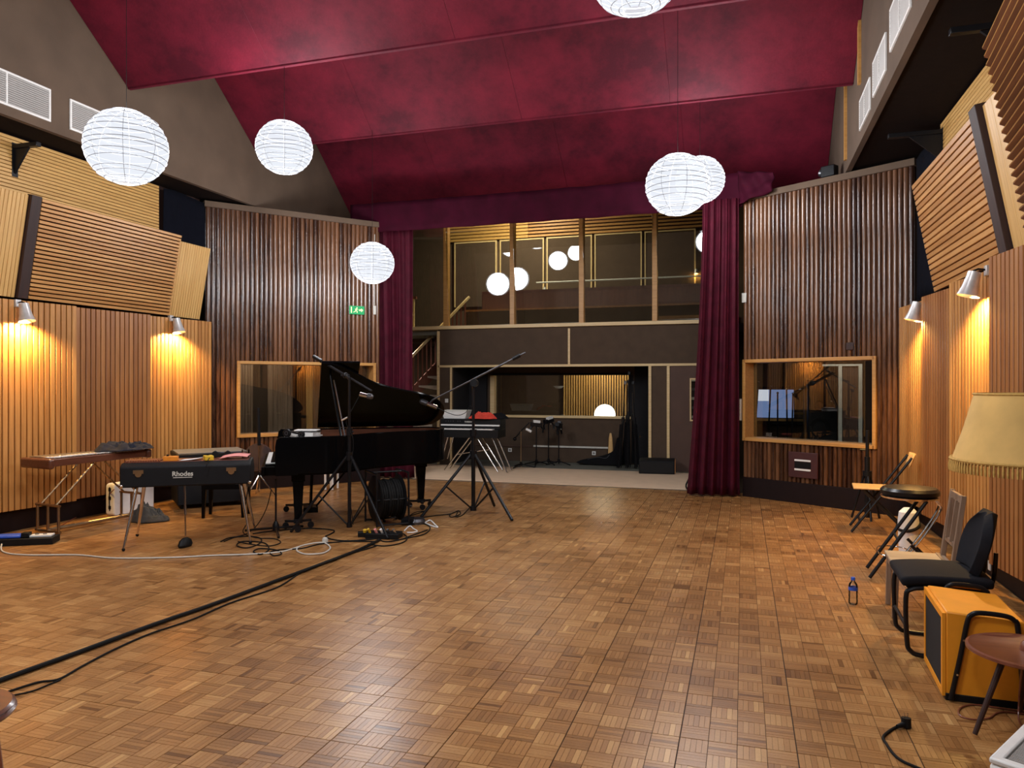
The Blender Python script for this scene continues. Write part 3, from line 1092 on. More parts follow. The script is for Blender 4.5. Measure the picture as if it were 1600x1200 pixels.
# stage door with a small window
d1 = tag(thing('door_1', 'brown stage door with a narrow glazed slot beside the right curtain', 'door', (0, YG, 0)), kind='structure')
wx0, wz0_, wz1_ = onY(1079, 620, YG).x, onY(1080, 657, YG).z, onY(1080, 592, YG).z
dm = MB()
dm.bb(-1.215, wx0, 0.0, 0.05, 0.012, ZT - 0.024).bb(wx0 + 0.22, -0.555, 0.0, 0.05, 0.012, ZT - 0.024)
dm.bb(wx0, wx0 + 0.22, 0.0, 0.05, 0.012, wz0_).bb(wx0, wx0 + 0.22, 0.0, 0.05, wz1_, ZT - 0.024)
dm.build('door_leaf', M['brown2'], d1)
fm = MB()
fm.bb(wx0 - 0.012, wx0 + 0.012, -0.02, 0.06, wz0_ - 0.012, wz1_ + 0.012).bb(wx0 + 0.208, wx0 + 0.232, -0.02, 0.06, wz0_ - 0.012, wz1_ + 0.012)
fm.bb(wx0 + 0.012, wx0 + 0.208, -0.02, 0.06, wz0_ - 0.012, wz0_ + 0.012).bb(wx0 + 0.012, wx0 + 0.208, -0.02, 0.06, wz1_ - 0.012, wz1_ + 0.012)
fm.build('slot_frame', M['trim'], d1)
MB().bb(wx0 + 0.012, wx0 + 0.208, 0.02, 0.026, wz0_ + 0.012, wz1_ - 0.012).build('pane', M['glass'], d1)
struct(MB().bb(-0.55, -0.245, YG, YG + 0.05, 0, ZT - 0.024), 'wall_back_jamb', M['brown'], 'brown wall strip right of the stage door', 'wall')
# shelf with racks behind the door slot
rk = thing('equipment_rack', 'lit equipment rack glimpsed through the slot of the stage door', 'rack', (-0.75, 14.0, 0))
MB().bb(-0.35, 0.35, 0, 0.4, 0, 2.0).build('cabinet', M['blackmetal'], rk)
for k in range(6):
    MB().bb(-0.33, 0.33, -0.012, -0.001, 0.75 + k * 0.17, 0.80 + k * 0.17).build('module', M['offwhite'] if k % 2 else M['greymetal'], rk)
struct(MB().bb(-1.5, -0.245, 14.55, 14.65, -0.1, 2.55), 'wall_corridor', M['brown2'], 'wall of the corridor behind the stage door', 'wall')
added_ceiling_lamp(Matrix.Identity(4), -0.6, 13.75, 2.5, 8, (1.0, 0.85, 0.65), 'added round ceiling lamp in the corridor behind the stage door', 0.1)  # unseen lamp added to light the corridor

# recess: black jambs and soffit, brown back wall with window
YK = 14.36
struct(MB().bb(RX_0 - 0.02, RX_0, YG + 0.121, YK, 0, ZT + 0.09).bb(RX_1, RX_1 + 0.02, YG + 0.121, YK, 0, ZT + 0.09).bb(RX_0, RX_1, YG + 0.121, YK, ZT + 0.03, ZT + 0.09).bb(-1.98, RX_1, YK - 0.03, YK - 0.001, 0.0, ZT + 0.03)
       .bb(RX_0, onY(768, 600, YK - 0.05).x - 0.1, YK - 0.08, YK - 0.001, 0.5, ZT), 'wall_recess', M['black_wall'],
       'matt black lining of the recess in the back wall', 'wall')
KX0, KX1, KZ0, KZ1 = -4.86, -2.05, 0.91, 1.735
kb = MB()
for (a, b, c_, d_) in ((RX_0, KX0, 0, ZT + .03), (KX1, RX_1, 0, ZT + .03), (KX0, KX1, 0, KZ0), (KX0, KX1, KZ1, ZT + .03)):
    kb.bb(a, b, YK, YK + 0.10, c_, d_)
struct(kb, 'wall_recess_back', M['brown'], 'brown wall with a window at the back of the recess', 'wall')
w3 = tag(thing('window_3', 'wide window at the back of the recess into a slatted room', 'window', (0, YK, 0)), kind='structure')
MB().bb(KX0, KX1, -0.05, 0.09, KZ0 - 0.035, KZ0 + 0.012).build('sill', M['trim'], w3, bevel=0.004)
MB().bb(KX0, KX1, -0.02, 0.09, KZ1 - 0.012, KZ1 + 0.03).build('head', M['black_wall'], w3)
MB().bb(KX0 - 0.05, KX0 + 0.04, -0.05, 0.09, KZ0 + 0.013, KZ1 - 0.013).build('jamb', M['trim'], w3, bevel=0.004)
MB().bb(KX1 - 0.03, KX1 + 0.04, -0.02, 0.09, KZ0 + 0.013, KZ1 - 0.013).build('jamb', M['black_wall'], w3)
MB().bb(KX0 + 0.04, KX1 - 0.03, 0.05, 0.058, KZ0 + 0.012, KZ1 - 0.012).build('pane', M['glass'], w3)
a, b = onY(834, 697, YK), onY(955, 703, YK)
tag(MB().bb(a.x, b.x, YK - 0.035, YK - 0.001, 0.29, 0.325).build('cable_duct', M['offwhite'], bevel=0.004), 'pale horizontal cable duct low on the recess wall', 'cable duct')
a = onY(690, 701, YK)
tag(MB().bb(RX_0 + 0.02, onY(832, 697, YK).x, YK - 0.02, YK - 0.001, 0.285, 0.305).build('dado_strip', M['brown2'], bevel=0.003), 'thin brown dado strip behind the keyboard stand', 'trim')


def plate(name, label, cat, O, U, w_, h_, mat, holes=None):
    t = thing(name, label, cat, mw=frame(O, U))
    MB().bb(-w_ / 2, w_ / 2, -0.012, 0.0, -h_ / 2, h_ / 2).build('cover', mat, t, bevel=0.003)
    for (x, z, r, m_) in holes or []:
        MB().cyl((x, -0.0135, z), (x, -0.0122, z), r, 14).build('socket', m_, t)
    return t


plate('wall_socket', 'white wall socket low in the recess behind the stands', 'socket', onY(797, 703, YK - 0.001), (1, 0, 0), 0.075, 0.075, M['white'], [(0, 0, 0.022, M['vent_dark'])])
plate('wall_socket', 'white wall socket low in the recess above the gig bag', 'socket', onY(928, 708, YK - 0.001), (1, 0, 0), 0.075, 0.075, M['white'], [(0, 0, 0.022, M['vent_dark'])])
plate('light_switch', 'white light switch beside the recess above the white tub', 'switch', onY(698, 626, YG - 0.001), (1, 0, 0), 0.065, 0.075, M['white'])

# slatted room beyond the recess window
bx = MB()
bx.bb(-7.0, -0.9, 17.4, 17.5, -0.1, 2.5).bb(-7.1, -7.0, YK + 0.11, 17.5, -0.1, 2.5).bb(-0.95, -0.85, YK + 0.3, 17.5, -0.1, 2.5)
bx.bb(-7.1, -0.9, YK + 0.11, 17.5, -0.12, -0.008).bb(-7.1, -0.9, YK + 0.11, 17.5, 2.44, 2.52)
struct(bx, 'wall_live_room', M['brown'], 'walls of the room seen through the recess window', 'wall')
x0, x1 = onY(880, 600, 17.35).x, onY(992, 600, 17.35).x
slat_panel('lit wall of vertical slats seen through the recess window', (x0, 17.36, 0.1), (1, 0, 0), (0, 0, 1), x1 - x0, 2.3, 0.062, 0.026, 0.035, False, M['pale'], 'slats in the room beyond', name='slat_wall')
added_ceiling_lamp(Matrix.Identity(4), (x0 + x1) / 2 + 0.2, 16.75, 2.43, 34, (1.0, 0.84, 0.56), 'added round ceiling lamp above the slat wall in the far room', 0.14)  # added to light the slats behind the recess window
added_ceiling_lamp(Matrix.Identity(4), -5.0, 16.0, 2.43, 6, (1.0, 0.85, 0.65), 'added round ceiling lamp at the dim side of the far room', 0.12)  # weak added lamp for the rest of the far room
p = onY(945, 648, 15.9)
g = thing('globe_lamp', 'large white globe lamp glowing behind the recess window', 'lamp', (p.x, p.y, 0))
MB().ball((0, 0, p.z), 0.225, 28, 18).build('globe', M['globe'], g)
MB().cyl((0, 0, 0), (0, 0, p.z - 0.2), 0.02, 10).lathe([(0, 0), (0.14, 0), (0.13, 0.02), (0, 0.025)], 20).build('stand', M['blackmetal'], g)
p = onY(873, 603, 16.2)
g = thing('pendant_lamp', 'white dome pendant lamp in the room beyond the recess', 'lamp', (p.x, p.y, p.z))
MB().lathe([(0.0, -0.06), (0.07, -0.05), (0.125, 0.0), (0.12, 0.0), (0.065, -0.044), (0, -0.052)], 24).build('dome', M['white'], g)
MB().cyl((0, 0, -0.05), (0, 0, 2.43 - p.z), 0.005, 6).build('cord', M['rubber'], g)

# ---- gallery: ledge, mullions, panes
struct(MB().bb(-7.4, -0.245, YG - 0.06, YG + 0.14, ZL - 0.03, ZL + 0.035), 'trim_12', M['trim'], 'pale oak ledge along the foot of the gallery windows', 'trim', bevel=0.005)
struct(MB().bb(-8.2, 0.45, YG + 0.141, 17.2, ZL - 0.12, ZL - 0.03), 'floor_gallery', M['greyfloor'], 'floor of the upper gallery behind the glass', 'floor')
MX = [-6.80, -5.46, -4.12, -2.80, -1.48, -0.30]
w4 = tag(thing('window_4', 'tall gallery glazing of tilted panes between oak mullions', 'window', (0, YG, ZL)), kind='structure')
for x in MX:
    MB().bb(x - 0.045, x + 0.045, -0.03, 0.10, 0.036, 2.5).build('mullion', M['frame'], w4, bevel=0.004)
PANE_TILT = [(4.0, 0.0)] * 5
PANE_TILT = [(4.0, 12.5), (5.5, 6.0), (6.25, 2.5), (6.0, 2.5), (8.0, 1.25)]
for k in range(5):
    xa, xb = MX[k] + 0.03, MX[k + 1] - 0.03
    al, be = math.radians(PANE_TILT[k][0]), math.radians(PANE_TILT[k][1])
    cz = 3.5 - ZL
    nn = Vector((math.sin(be) * math.cos(al), -math.cos(be) * math.cos(al), -math.sin(al)))
    U = Vector((math.cos(be), math.sin(be), 0))
    V = U.cross(nn)
    if V.z < 0:
        V = -V
    m = frame(Vector(((xa + xb) / 2, 0.03, cz)), U, V)
    hw = (xb - xa) / 2 / math.cos(be) - 0.004
    MB().bb(-hw, hw, -0.003, 0.003, -(cz - 0.05), 1.55).build('pane', M['glass_gallery'], w4, smooth=False, mw=m)

# gallery interior: brown panels with pale trims, slatted frieze, handrail, parapet
YI = 16.5
struct(MB().bb(-8.2, 0.45, YI, YI + 0.1, ZL - 0.1, 7.0), 'wall_gallery', M['brown'], 'brown panelled rear wall of the upper gallery', 'wall')
x0, x1 = onY(700, 360, YI).x, onY(826, 360, YI).x
xe = onY(1110, 350, YI).x
zf0, zf1 = onY(900, 368, YI).z, onY(900, 320, YI).z
slat_panel('yellow-lit slatted frieze at the top left of the gallery', (x0, YI - 0.032, zf0), (1, 0, 0), (0, 0, 1), x1 - x0, zf1 - zf0, 0.075, 0.018, 0.03, True, M['pale_h'], 'gallery friezes', name='slat_frieze')
slat_panel('duller slatted frieze at the top right of the gallery', (x1 + 0.005, YI - 0.032, zf0), (1, 0, 0), (0, 0, 1), xe - x1, zf1 - zf0, 0.075, 0.030, 0.03, True, M['oak_h'], 'gallery friezes', name='slat_frieze')


def gallery_panel(label, xa, xb, ytop, ybot, proud):
    a, b = onY(xa, ytop, YI - proud), onY(xb, ytop, YI - proud)
    zb = onY(xb, ybot, YI - proud).z
    zt = zf0 - 0.01
    t = thing('framed_wainscot', label, 'wainscot', (a.x, YI, zb), group='framed panels in the gallery')
    w_, h_ = b.x - a.x, zt - zb
    MB().bb(0.03, w_ - 0.03, -proud, -0.001, 0, h_ - 0.03).build('board', M['brown'], t)
    MB().bb(0, 0.03, -proud - 0.012, -0.001, 0, h_).build('edge_trim', M['trim'], t)
    MB().bb(w_ - 0.03, w_, -proud - 0.012, -0.001, 0, h_).build('edge_trim', M['trim'], t)
    MB().bb(0.03, w_ - 0.03, -proud - 0.012, -0.001, h_ - 0.03, h_).build('top_trim', M['trim'], t)


gallery_panel('pale framed brown panel left in the gallery', 710, 776, 378, 478, 0.05)
gallery_panel('pale framed brown panel second from the left in the gallery', 781, 850, 372, 465, 0.03)
gallery_panel('pale framed brown panel third from the left in the gallery', 854, 925, 368, 463, 0.03)
gallery_panel('pale framed brown panel second from the right in the gallery', 929, 1003, 365, 460, 0.06)
gallery_panel('pale framed brown panel rightmost in the gallery', 1007, 1087, 360, 458, 0.03)
YH = 15.0
a, b = onY(838, 441, YH), onY(1120, 431, YH)
t = thing('gallery_balustrade', 'dark balustrade with a steel handrail inside the gallery', 'railing', (a.x, YH, ZL - 0.03))
zr = (a.z + b.z) / 2 - (ZL - 0.03)
MB().tube([(0, 0, zr), (b.x - a.x, 0, zr)], 0.016, 10).build('handrail', M['white'], t)  # white colour paints the light along the top of the steel rail
MB().bb(-1.2, b.x - a.x, 0.02, 0.06, zr - 0.20, zr - 0.14).build('top_rail', M['stairwood'], t)
MB().bb(-1.2, b.x - a.x, 0.03, 0.05, zr - 0.52, zr - 0.141).build('infill_panel', M['stairwood'], t)
MB().bb(-1.6, b.x - a.x, 0.01, 0.07, zr - 0.56, zr - 0.521).build('bottom_rail', M['oak_red_shaded'], t)
for k in range(5):
    x = -1.2 + k * (b.x - a.x + 1.2) / 4
    MB().bb(x - 0.03, x + 0.03, 0.061, 0.09, 0, zr - 0.141).build('post', M['stairwood'], t)
MB().bb(-1.6, b.x - a.x, 0.03, 0.06, 0, zr - 0.565).build('lower_panel', M['brown'], t)
for lab, px, py in (('small warm wall light at the middle of the gallery', 851, 452), ('small warm wall light at the right end of the gallery', 1088, 424)):
    p = onY(px, py, YI - 0.09)
    t = thing('gallery_wall_light', lab, 'wall lamp', p, group='small gallery wall lights')
    MB().lathe([(0.03, 0.05), (0.05, -0.05), (0.046, -0.05), (0.027, 0.045)], 16).build('shade', M['sconce'], t)
    MB().ball((0, 0, 0), 0.02, 10, 8).build('bulb', M['bulb'], t)
    MB().cyl((0, 0.02, 0.03), (0, 0.085, 0.03), 0.008).build('arm', M['sconce'], t)
    l = bpy.data.lights.new('lamp_light', 'POINT')
    l.energy, l.color, l.shadow_soft_size = 3.5, (1.0, 0.58, 0.16), 0.03
    o = bpy.data.objects.new('lamp_light', l)
    C.objects.link(o)
    o.parent = t
    o.location = (0, 0, -0.075)
added_ceiling_lamp(Matrix.Identity(4), -4.6, 15.0, 6.0, 210, (1.0, 0.88, 0.64), 'added round ceiling lamp above the left of the gallery', 0.2)  # added so the gallery interior shows through its glass
struct(MB().bb(-8.2, 0.45, YG + 0.13, 17.2, 6.02, 6.08), 'ceiling_gallery', M['soffit'], 'dark ceiling of the upper gallery', 'ceiling')

# ---- staircase left of the back wall, with balusters
st = thing('staircase', 'steep open staircase with slim balusters left of the stage', 'stairs', (-7.09, 12.60, 0))
SD = Vector((0.126, 0.150, 0))
NS, RISE = 13, 0.19
for i in range(9):
    ls_ = min(0.72, -5.45 - 0.22 + 7.09 - 0.126 * i)
    side = Vector((ls_, 0.083 * ls_, 0))
    z = RISE * (i + 1)
    b0 = SD * i
    q = [b0, b0 + side, b0 + side + SD * 1.7, b0 + SD * 1.7]
    zb = [z - 0.03, z - 0.11, z - 0.11, z - 0.03]          # treads wedge-shaped after their lit parts, thicker towards the wall
    MB().add([(p.x, p.y, zz) for p, zz in zip(q, zb)] + [(p.x, p.y, z) for p in q], [(3, 2, 1, 0), (4, 5, 6, 7), (0, 1, 5, 4), (1, 2, 6, 5), (2, 3, 7, 6), (3, 0, 4, 7)]).build('tread', M['tread'], st)
sl = SD * NS
MB().bar((-0.03, -0.02, 0.10), (sl.x - 0.03, sl.y - 0.02, RISE * NS + 0.10), 0.04, 0.20).build('stringer', M['stairwood'], st)
MB().bar((0.0, 0.0, 0.9), (sl.x, sl.y, RISE * NS + 0.9), 0.05, 0.05).build('handrail', M['trim'], st, bevel=0.006)
for i in range(NS * 2):
    q = SD * (0.5 * i)
    MB().bb(q.x - 0.012, q.x + 0.012, q.y - 0.012, q.y + 0.012, RISE * 0.5 * i + 0.2, RISE * 0.5 * i + 0.88).build('baluster', M['stairwood'], st)
added_ceiling_lamp(Matrix.Identity(4), -6.75, 13.75, ZL - 0.125, 22, (1.0, 0.93, 0.82), 'added round ceiling lamp over the stairs under the gallery', 0.12)  # added to brighten the treads and balusters
up = thing('landing_railing', 'short upright railing on the landing above the stairs', 'railing', (-7.2, YG + 0.3, ZL))
for i in range(6):
    MB().bb(0.18 * i, 0.18 * i + 0.03, 0, 0.03, -0.03, 0.62).build('baluster', M['trim'], up)
MB().bb(-0.02, 0.98, -0.01, 0.04, 0.621, 0.67).build('top_rail', M['stairwood'], up)
p = Vector((-6.42, YG + 0.55, ZL + 0.38))
t = thing('stair_wall_light', 'warm spot lighting the head of the stairs', 'wall lamp', p)
MB().lathe([(0.03, 0.05), (0.05, -0.05), (0.046, -0.05), (0.027, 0.045)], 16).build('shade', M['sconce'], t)
MB().ball((0, 0, -0.02), 0.02, 10, 8).build('bulb', M['bulb'], t)
MB().cyl((0, 0, 0.05), (0, 0, 0.9), 0.006).build('stem', M['blackmetal'], t)
l = bpy.data.lights.new('lamp_light', 'POINT')
l.energy, l.color, l.shadow_soft_size = 5, (1.0, 0.6, 0.2), 0.03
o = bpy.data.objects.new('lamp_light', l)
C.objects.link(o)
o.parent = t
o.location = (0, 0, -0.09)

# ---- curtains and valance
def curtain(label, O, U, w_top, w_bot, z1, folds, amp, shift=0.0, seed=1):
    U = Vector(U).normalized()
    W = Vector((0, 0, 1)).cross(U)
    O = Vector(O)
    rnd = random.Random(seed)
    ph = [rnd.uniform(0, 6) for _ in range(6)]
    z0 = 0.022

    def fn(u, v):
        h = 1 - v
        wd = w_top + (w_bot - w_top) * h ** 1.5
        uu = u + 0.025 * math.sin(u * 9 + ph[0] + h * 1.5) * h
        a = amp * (0.65 + 0.35 * h) * (math.sin(2 * PI * folds * uu + ph[1]) + 0.35 * math.sin(2 * PI * folds * 2.3 * uu + ph[2]) * (0.4 + 0.6 * v))
        a += 0.03 * math.sin(h * 5 + u * 4 + ph[3])
        return O + U * (shift * h ** 1.5 + uu * wd) + W * a + Vector((0, 0, z0 + (z1 - z0) * v))
    return tag(MB().grid(fn, 150, 30).build('velvet_curtain', M['velvet'], solid=0.008, ang=80), label, 'curtain', group='burgundy stage curtains')


YC_ = 11.0
c0, c1 = onY(588, 600, YC_ + 0.05), onY(643, 600, YC_ + 0.05)
curtain('burgundy velvet curtain gathered beside the grand piano', (c0.x, YC_ + 0.08, 0), (1, 0, 0), c1.x - c0.x, c1.x - c0.x + 0.04, 4.15, 5, 0.045, seed=3)
c0, c1 = onY(1098, 600, 10.62), onY(1154, 600, 10.62)
curtain('burgundy velvet curtain gathered beside the control room window', (c0.x, 10.62, 0), (1, 0, 0), c1.x - c0.x, c1.x - c0.x + 0.20, 4.1, 5, 0.05, shift=-0.20, seed=9)
tag(MB().tube(smooth_path([fl(1080, 742, 0.2), fl(1072, 758, 0.05), fl(1076, 766, 0.02), fl(1083, 768, 0.015)]), 0.012).build('black_rope', M['rubber']),
    'black cord looping at the foot of the right curtain', 'rope')
va = thing('curtain_valance', 'dark burgundy valance, darkened further for weak light, spanning the stage opening', 'valance', (0, 10.5, 4.0))
x0, x1 = onY(546, 330, 10.75).x, onY(1160, 330, 10.5).x


def vfn(u, v):
    x = x0 + (x1 - x0) * u
    return Vector((x, 0.28 - 0.06 * u + 0.015 * math.sin(u * 40) + 0.01 * math.sin(u * 97 + v * 3), 0.0 + 0.47 * v - 0.015 * math.sin(u * PI)))


MB().grid(vfn, 90, 6).build('front_cloth', M['velvet_dark_shaded'], va, solid=0.012, ang=80)
MB().bb(x0, x1, 0.30, 0.9, 0.44, 0.47).build('top_board', M['velvet_dark_shaded'], va)


def vfn2(u, v):          # cloth thrown over the right wall corner
    p = Vector((x1 - 0.02, 0.22, 0.02)) + Vector((0.44 * u, -0.26 * u, 0.0))
    return p + Vector((0, 0, 0.08 * u + (0.45 - 0.20 * u) * v)) + Vector((0.3, 0.5, 0)).normalized() * (-0.07 + 0.03 * math.sin(u * 11 + v * 4) + 0.02 * math.sin(v * 9 - u * 5))


MB().grid(vfn2, 24, 12).build('folded_end', M['velvet_dark_shaded'], va, solid=0.012, ang=80)


# ---- paper lanterns
def lantern(label, x, y, z, ztop, seed):
    t = thing('paper_lantern', label, 'lantern', (x, y, z), rz=seed * 0.7, group='round paper lanterns')
    R = 0.30
    prof = []
    n = 16
    for i in range(n + 1):
        th = math.radians(12) + (PI - math.radians(20)) * i / n
        prof.append((R * math.sin(th), -R * 0.955 * math.cos(th)))
    sh = MB().lathe(prof, 48).build('shade', M['lantern'], t, ang=60)
    rnd = random.Random(seed)
    mb = MB()
    for i in range(1, n + 1):
        r_, z_ = prof[i]
        zc = z_ + rnd.uniform(-0.009, 0.009)
        r2 = R * math.sqrt(max(0.0, 1 - (zc / (R * 0.955)) ** 2)) + 0.001
        m = Euler((rnd.uniform(-0.03, 0.03), rnd.uniform(-0.03, 0.03), 0)).to_matrix()
        mb.torus((0, 0, zc), r2 + 0.001, 0.0026, 40, 4, m)
    mb.build('wire_rings', M['rib'], sh)
    mb = MB()
    for k in range(8):
        th = 2 * PI * k / 8
        mb.tube([((r_ + 0.0012) * math.cos(th), (r_ + 0.0012) * math.sin(th), z_) for r_, z_ in prof], 0.0016, 4)
    mb.build('paper_seams', M['rib'], sh)
    MB().tube([(0, 0, R * 0.93), (0, 0, ztop - z)], 0.0022, 6).build('cord', M['rubber'], t)
    l = bpy.data.lights.new('bulb_light', 'POINT')
    l.energy, l.color, l.shadow_soft_size = LANTERN, (0.96, 0.97, 1.0), 0.265
    bl = bpy.data.objects.new('bulb_light', l)
    C.objects.link(bl)
    bl.parent = t
    MB().torus((0, 0, prof[-1][1]), prof[-1][0], 0.004, 24, 6).build('top_ring', M['rib'], t)
    return t


LANT = [('large paper lantern at the upper left, in front of the vents', -4.55, 4.60, 3.38), ('paper lantern hanging high between the left bulkhead and baffles', -4.74, 6.95, 4.11),
        ('small-looking paper lantern in front of the left curtain', -4.88, 9.22, 3.22), ('paper lantern cut off by the top of the frame', -0.63, 4.60, 4.13),
        ('large paper lantern on the right, in front of another one', -0.58, 7.12, 3.42), ('paper lantern on the right, half hidden behind a larger one', -0.50, 9.45, 4.07),
        ('left paper lantern in the row just above the viewer', -4.6, 2.25, 4.0), ('right paper lantern in the row just above the viewer', -0.6, 2.25, 3.5),
        ('left paper lantern in the row behind the viewer', -4.6, -0.1, 3.4), ('right paper lantern in the row behind the viewer', -0.6, -0.1, 4.1)]
for k, (lab, x, y, z) in enumerate(LANT):
    # the cord runs up to the baffle above
    zt = 6.98
    for (yb, zb, yt) in ((4.6, 5.0, 2.25), (6.95, 5.0, 4.6), (9.3, 5.0, 6.95), (12.3, 4.48, 9.3)):
        if yt < y <= yb:
            zt = zb + (6.9 - zb) * (yb - y) / (yb - yt) - 0.002
    lantern(lab, x, y, z, zt, k + 1)

# ---- exit sign, switches, outlet board on the splayed walls
lx, lz = local_x(556, 485, LA, LB)
ex = thing('exit_sign', 'green illuminated exit sign on the left walnut wall', 'sign', mw=MWL @ Matrix.Translation((lx, -0.031, lz)))
MB().bb(-0.12, 0.12, -0.03, 0.0, -0.065, 0.065).build('housing', M['exit_green'], ex, bevel=0.004)
MB().bb(-0.105, -0.088, -0.032, -0.0305, -0.048, 0.048).build('doorway_bar', M['exit_white'], ex)
pg = MB()      # running figure: head, body, arms, legs
pg.cyl((-0.005, -0.033, 0.033), (-0.005, -0.0305, 0.033), 0.011, 12)
for (a, b, w_) in (((-0.012, 0.02), (-0.025, -0.01), 0.02), ((-0.025, -0.008), (0.0, -0.022), 0.012), ((0.0, -0.02), (-0.004, -0.045), 0.011),
                   ((-0.027, -0.01), (-0.045, -0.032), 0.012), ((-0.045, -0.03), (-0.066, -0.036), 0.010), ((-0.012, 0.017), (0.014, 0.006), 0.008), ((-0.014, 0.017), (-0.040, 0.012), 0.008)):
    pg.tube([(a[0], -0.0315, a[1]), (b[0], -0.0315, b[1])], w_ / 2, 6)
pg.build('running_figure', M['exit_white'], ex)
MB().prism([(0.03, -0.012), (0.065, -0.012), (0.065, -0.03), (0.1, 0.0), (0.065, 0.03), (0.065, 0.012), (0.03, 0.012)], -0.0325, -0.0305, lambda x, y, t_: (x, t_, y)).build('arrow', M['exit_white'], ex)
lx, lz = local_x(586, 485, LA, LB)
plate('junction_box', 'small white junction box beside the exit sign', 'box', MWL @ Vector((lx - 0.02, -0.031, lz)), LB - LA, 0.04, 0.14, M['offwhite'])
tag(MB().tube([MWL @ Vector((lx - 0.02, -0.034, lz + 0.075)), MWL @ Vector((lx - 0.02, -0.034, 3.95))], 0.005, 6).build('conduit', M['offwhite']),
    'thin white conduit running up beside the left curtain', 'conduit')
plate('junction_box', 'small cream box high beside the right curtain', 'box', MWR @ Vector((0.03, -0.035, local_x(1161, 466, RA, RB)[1])), RB - RA, 0.07, 0.13, M['offwhite'])
sw = thing('switch_stack', 'column of cream switches left of the control room window', 'switch', mw=MWR @ Matrix.Translation((-0.045, -0.06, local_x(1160, 640, RA, RB)[1])))
MB().bb(-0.04, 0.04, -0.012, 0.02, -0.15, 0.15).build('back_plate', M['offwhite'], sw, bevel=0.003)
for k in range(4):
    MB().bb(-0.034, 0.034, -0.02, -0.0125, -0.14 + k * 0.072, -0.075 + k * 0.072).build('switch_rocker', M['white'], sw, bevel=0.003)
lx, lz = local_x(1258, 727, RA, RB)
ob = thing('outlet_board', 'dark red outlet board with two pale strips under the control room window', 'outlet board', mw=MWR @ Matrix.Translation((lx, -0.033, lz)))
MB().bb(-0.20, 0.20, -0.03, 0.0, -0.16, 0.17).build('board', M['darkred'], ob, bevel=0.006)
for z in (-0.055, 0.065):
    MB().bb(-0.11, 0.11, -0.038, -0.0305, z - 0.012, z + 0.012).build('label_strip', M['white'], ob, bevel=0.002)
MB().bb(-0.11, 0.11, -0.034, -0.0305, -0.035, 0.045).build('socket_row', M['blackmetal'], ob)
lx, lz = local_x(1330, 541, RA, RB)
plate('wall_plate', 'small brown blank plate above the control room window', 'plate', MWR @ Vector((lx, -0.031, lz)), RB - RA, 0.09, 0.09, M['dark_post'])

# ---- things inside the two booths
def folding_screen(mw, label, x, y, wd, h, rz, mat):
    t = thing('booth_screen', label, 'screen', mw=mw @ Matrix.Translation((x, y, 0)) @ Matrix.Rotation(rz, 4, 'Z'), group='wooden screens in the left booth')
    n_ = 5
    for k in range(n_):
        MB().bb(-wd / 2 + k * wd / n_ + 0.002, -wd / 2 + (k + 1) * wd / n_ - 0.002, -0.02, 0.02, 0.0, h).build('board', mat, t, bevel=0.003)


def behind(mw, px, yl_):
    """local x on the plane y = yl_ behind a splayed wall, along the sight line through pixel px"""
    inv = mw.inverted()
    o_, r_ = inv @ Vector((0, 0, CAMH)), inv.to_3x3() @ ray(px, 600)
    t_ = (yl_ - o_.y) / r_.y
    return o_.x + r_.x * t_


for lab, pa, pb, yy, mm in (('brown wooden screen at the left of the booth window', 374, 395, 1.5, M['oldwood']),
                            ('tan wooden screen in the middle of the booth window', 418, 457, 1.4, M['oldwood']),
                            ('narrow tan wooden screen near the piano lid in the booth window', 479, 488, 1.3, M['pale']),
                            ('grey wooden screen close to the piano lid in the booth window', 489, 505, 1.4, M['oldwood'])):
    xa, xb = behind(MWL, pa, yy), behind(MWL, pb, yy)
    folding_screen(MWL, lab, (xa + xb) / 2, yy, xb - xa, 2.2, 0.0, mm)

# control room behind the right window, laid out in the hall's own axes
YS = 13.0
a, b = onY(1178, 604, YS), onY(1256, 664, YS)
sc_ = thing('projection_screen', 'blue glowing screen at the back of the control room', 'screen', (a.x, YS, b.z))
w_, h_ = b.x - a.x, a.z - b.z
MB().bb(0, w_ * 0.80, 0.0, 0.02, h_ * 0.18, h_ * 0.92).build('display', M['screen'], sc_)
MB().bb(0, w_ * 0.30, -0.004, -0.0005, h_ * 0.62, h_ * 0.92).build('bright_area', M['screen_white'], sc_)
MB().bb(w_ * 0.801, w_, 0.0, 0.02, h_ * 0.18, h_ * 0.92).build('dim_area', M['oldwood'], sc_)
MB().bb(-0.02, w_ + 0.02, 0.021, 0.04, 0.0, h_).build('backing', M['blackmetal'], sc_)
MB().bb(0, w_, -0.05, 0.0, 0.06, 0.10).build('lower_rail', M['pale_h'], sc_)
MB().bb(w_ * 0.8, w_, -0.05, 0.0, 0.17, 0.205).build('side_rail', M['pale_h'], sc_)
for k, (px, pt_, tl) in enumerate(((1185, 596, 0.10), (1204, 603, 0.06), (1215, 614, 0.0), (1229, 608, -0.02), (1239, 615, 0.03))):
    p = onY(px, pt_, 12.35 + 0.1 * (k % 2))
    h = p.z
    t = thing('light_stand', ['tall leaning stand at the left in front of the blue screen', 'leaning stand second from the left before the blue screen',
                              'short stand in the middle before the blue screen', 'stand second from the right before the blue screen',
                              'rightmost stand before the blue screen'][k], 'stand', (p.x - tl, p.y, 0), group='stands in the control room')
    MB().tube([(0, 0, 0.02), (tl, 0, h)], 0.012, 8).build('pole', M['blackmetal'], t)
    for aa in (0.4, 2.5, 4.6):
        MB().tube([(0.06 * math.cos(aa), 0.06 * math.sin(aa), 0.01), (0, 0, 0.35)], 0.01, 6).build('leg', M['blackmetal'], t)
    MB().ball((tl, 0, h), 0.018, 10, 8).build('tip', M['chrome'], t)
a, b = onY(1263, 600, 12.35), onY(1308, 600, 12.35)
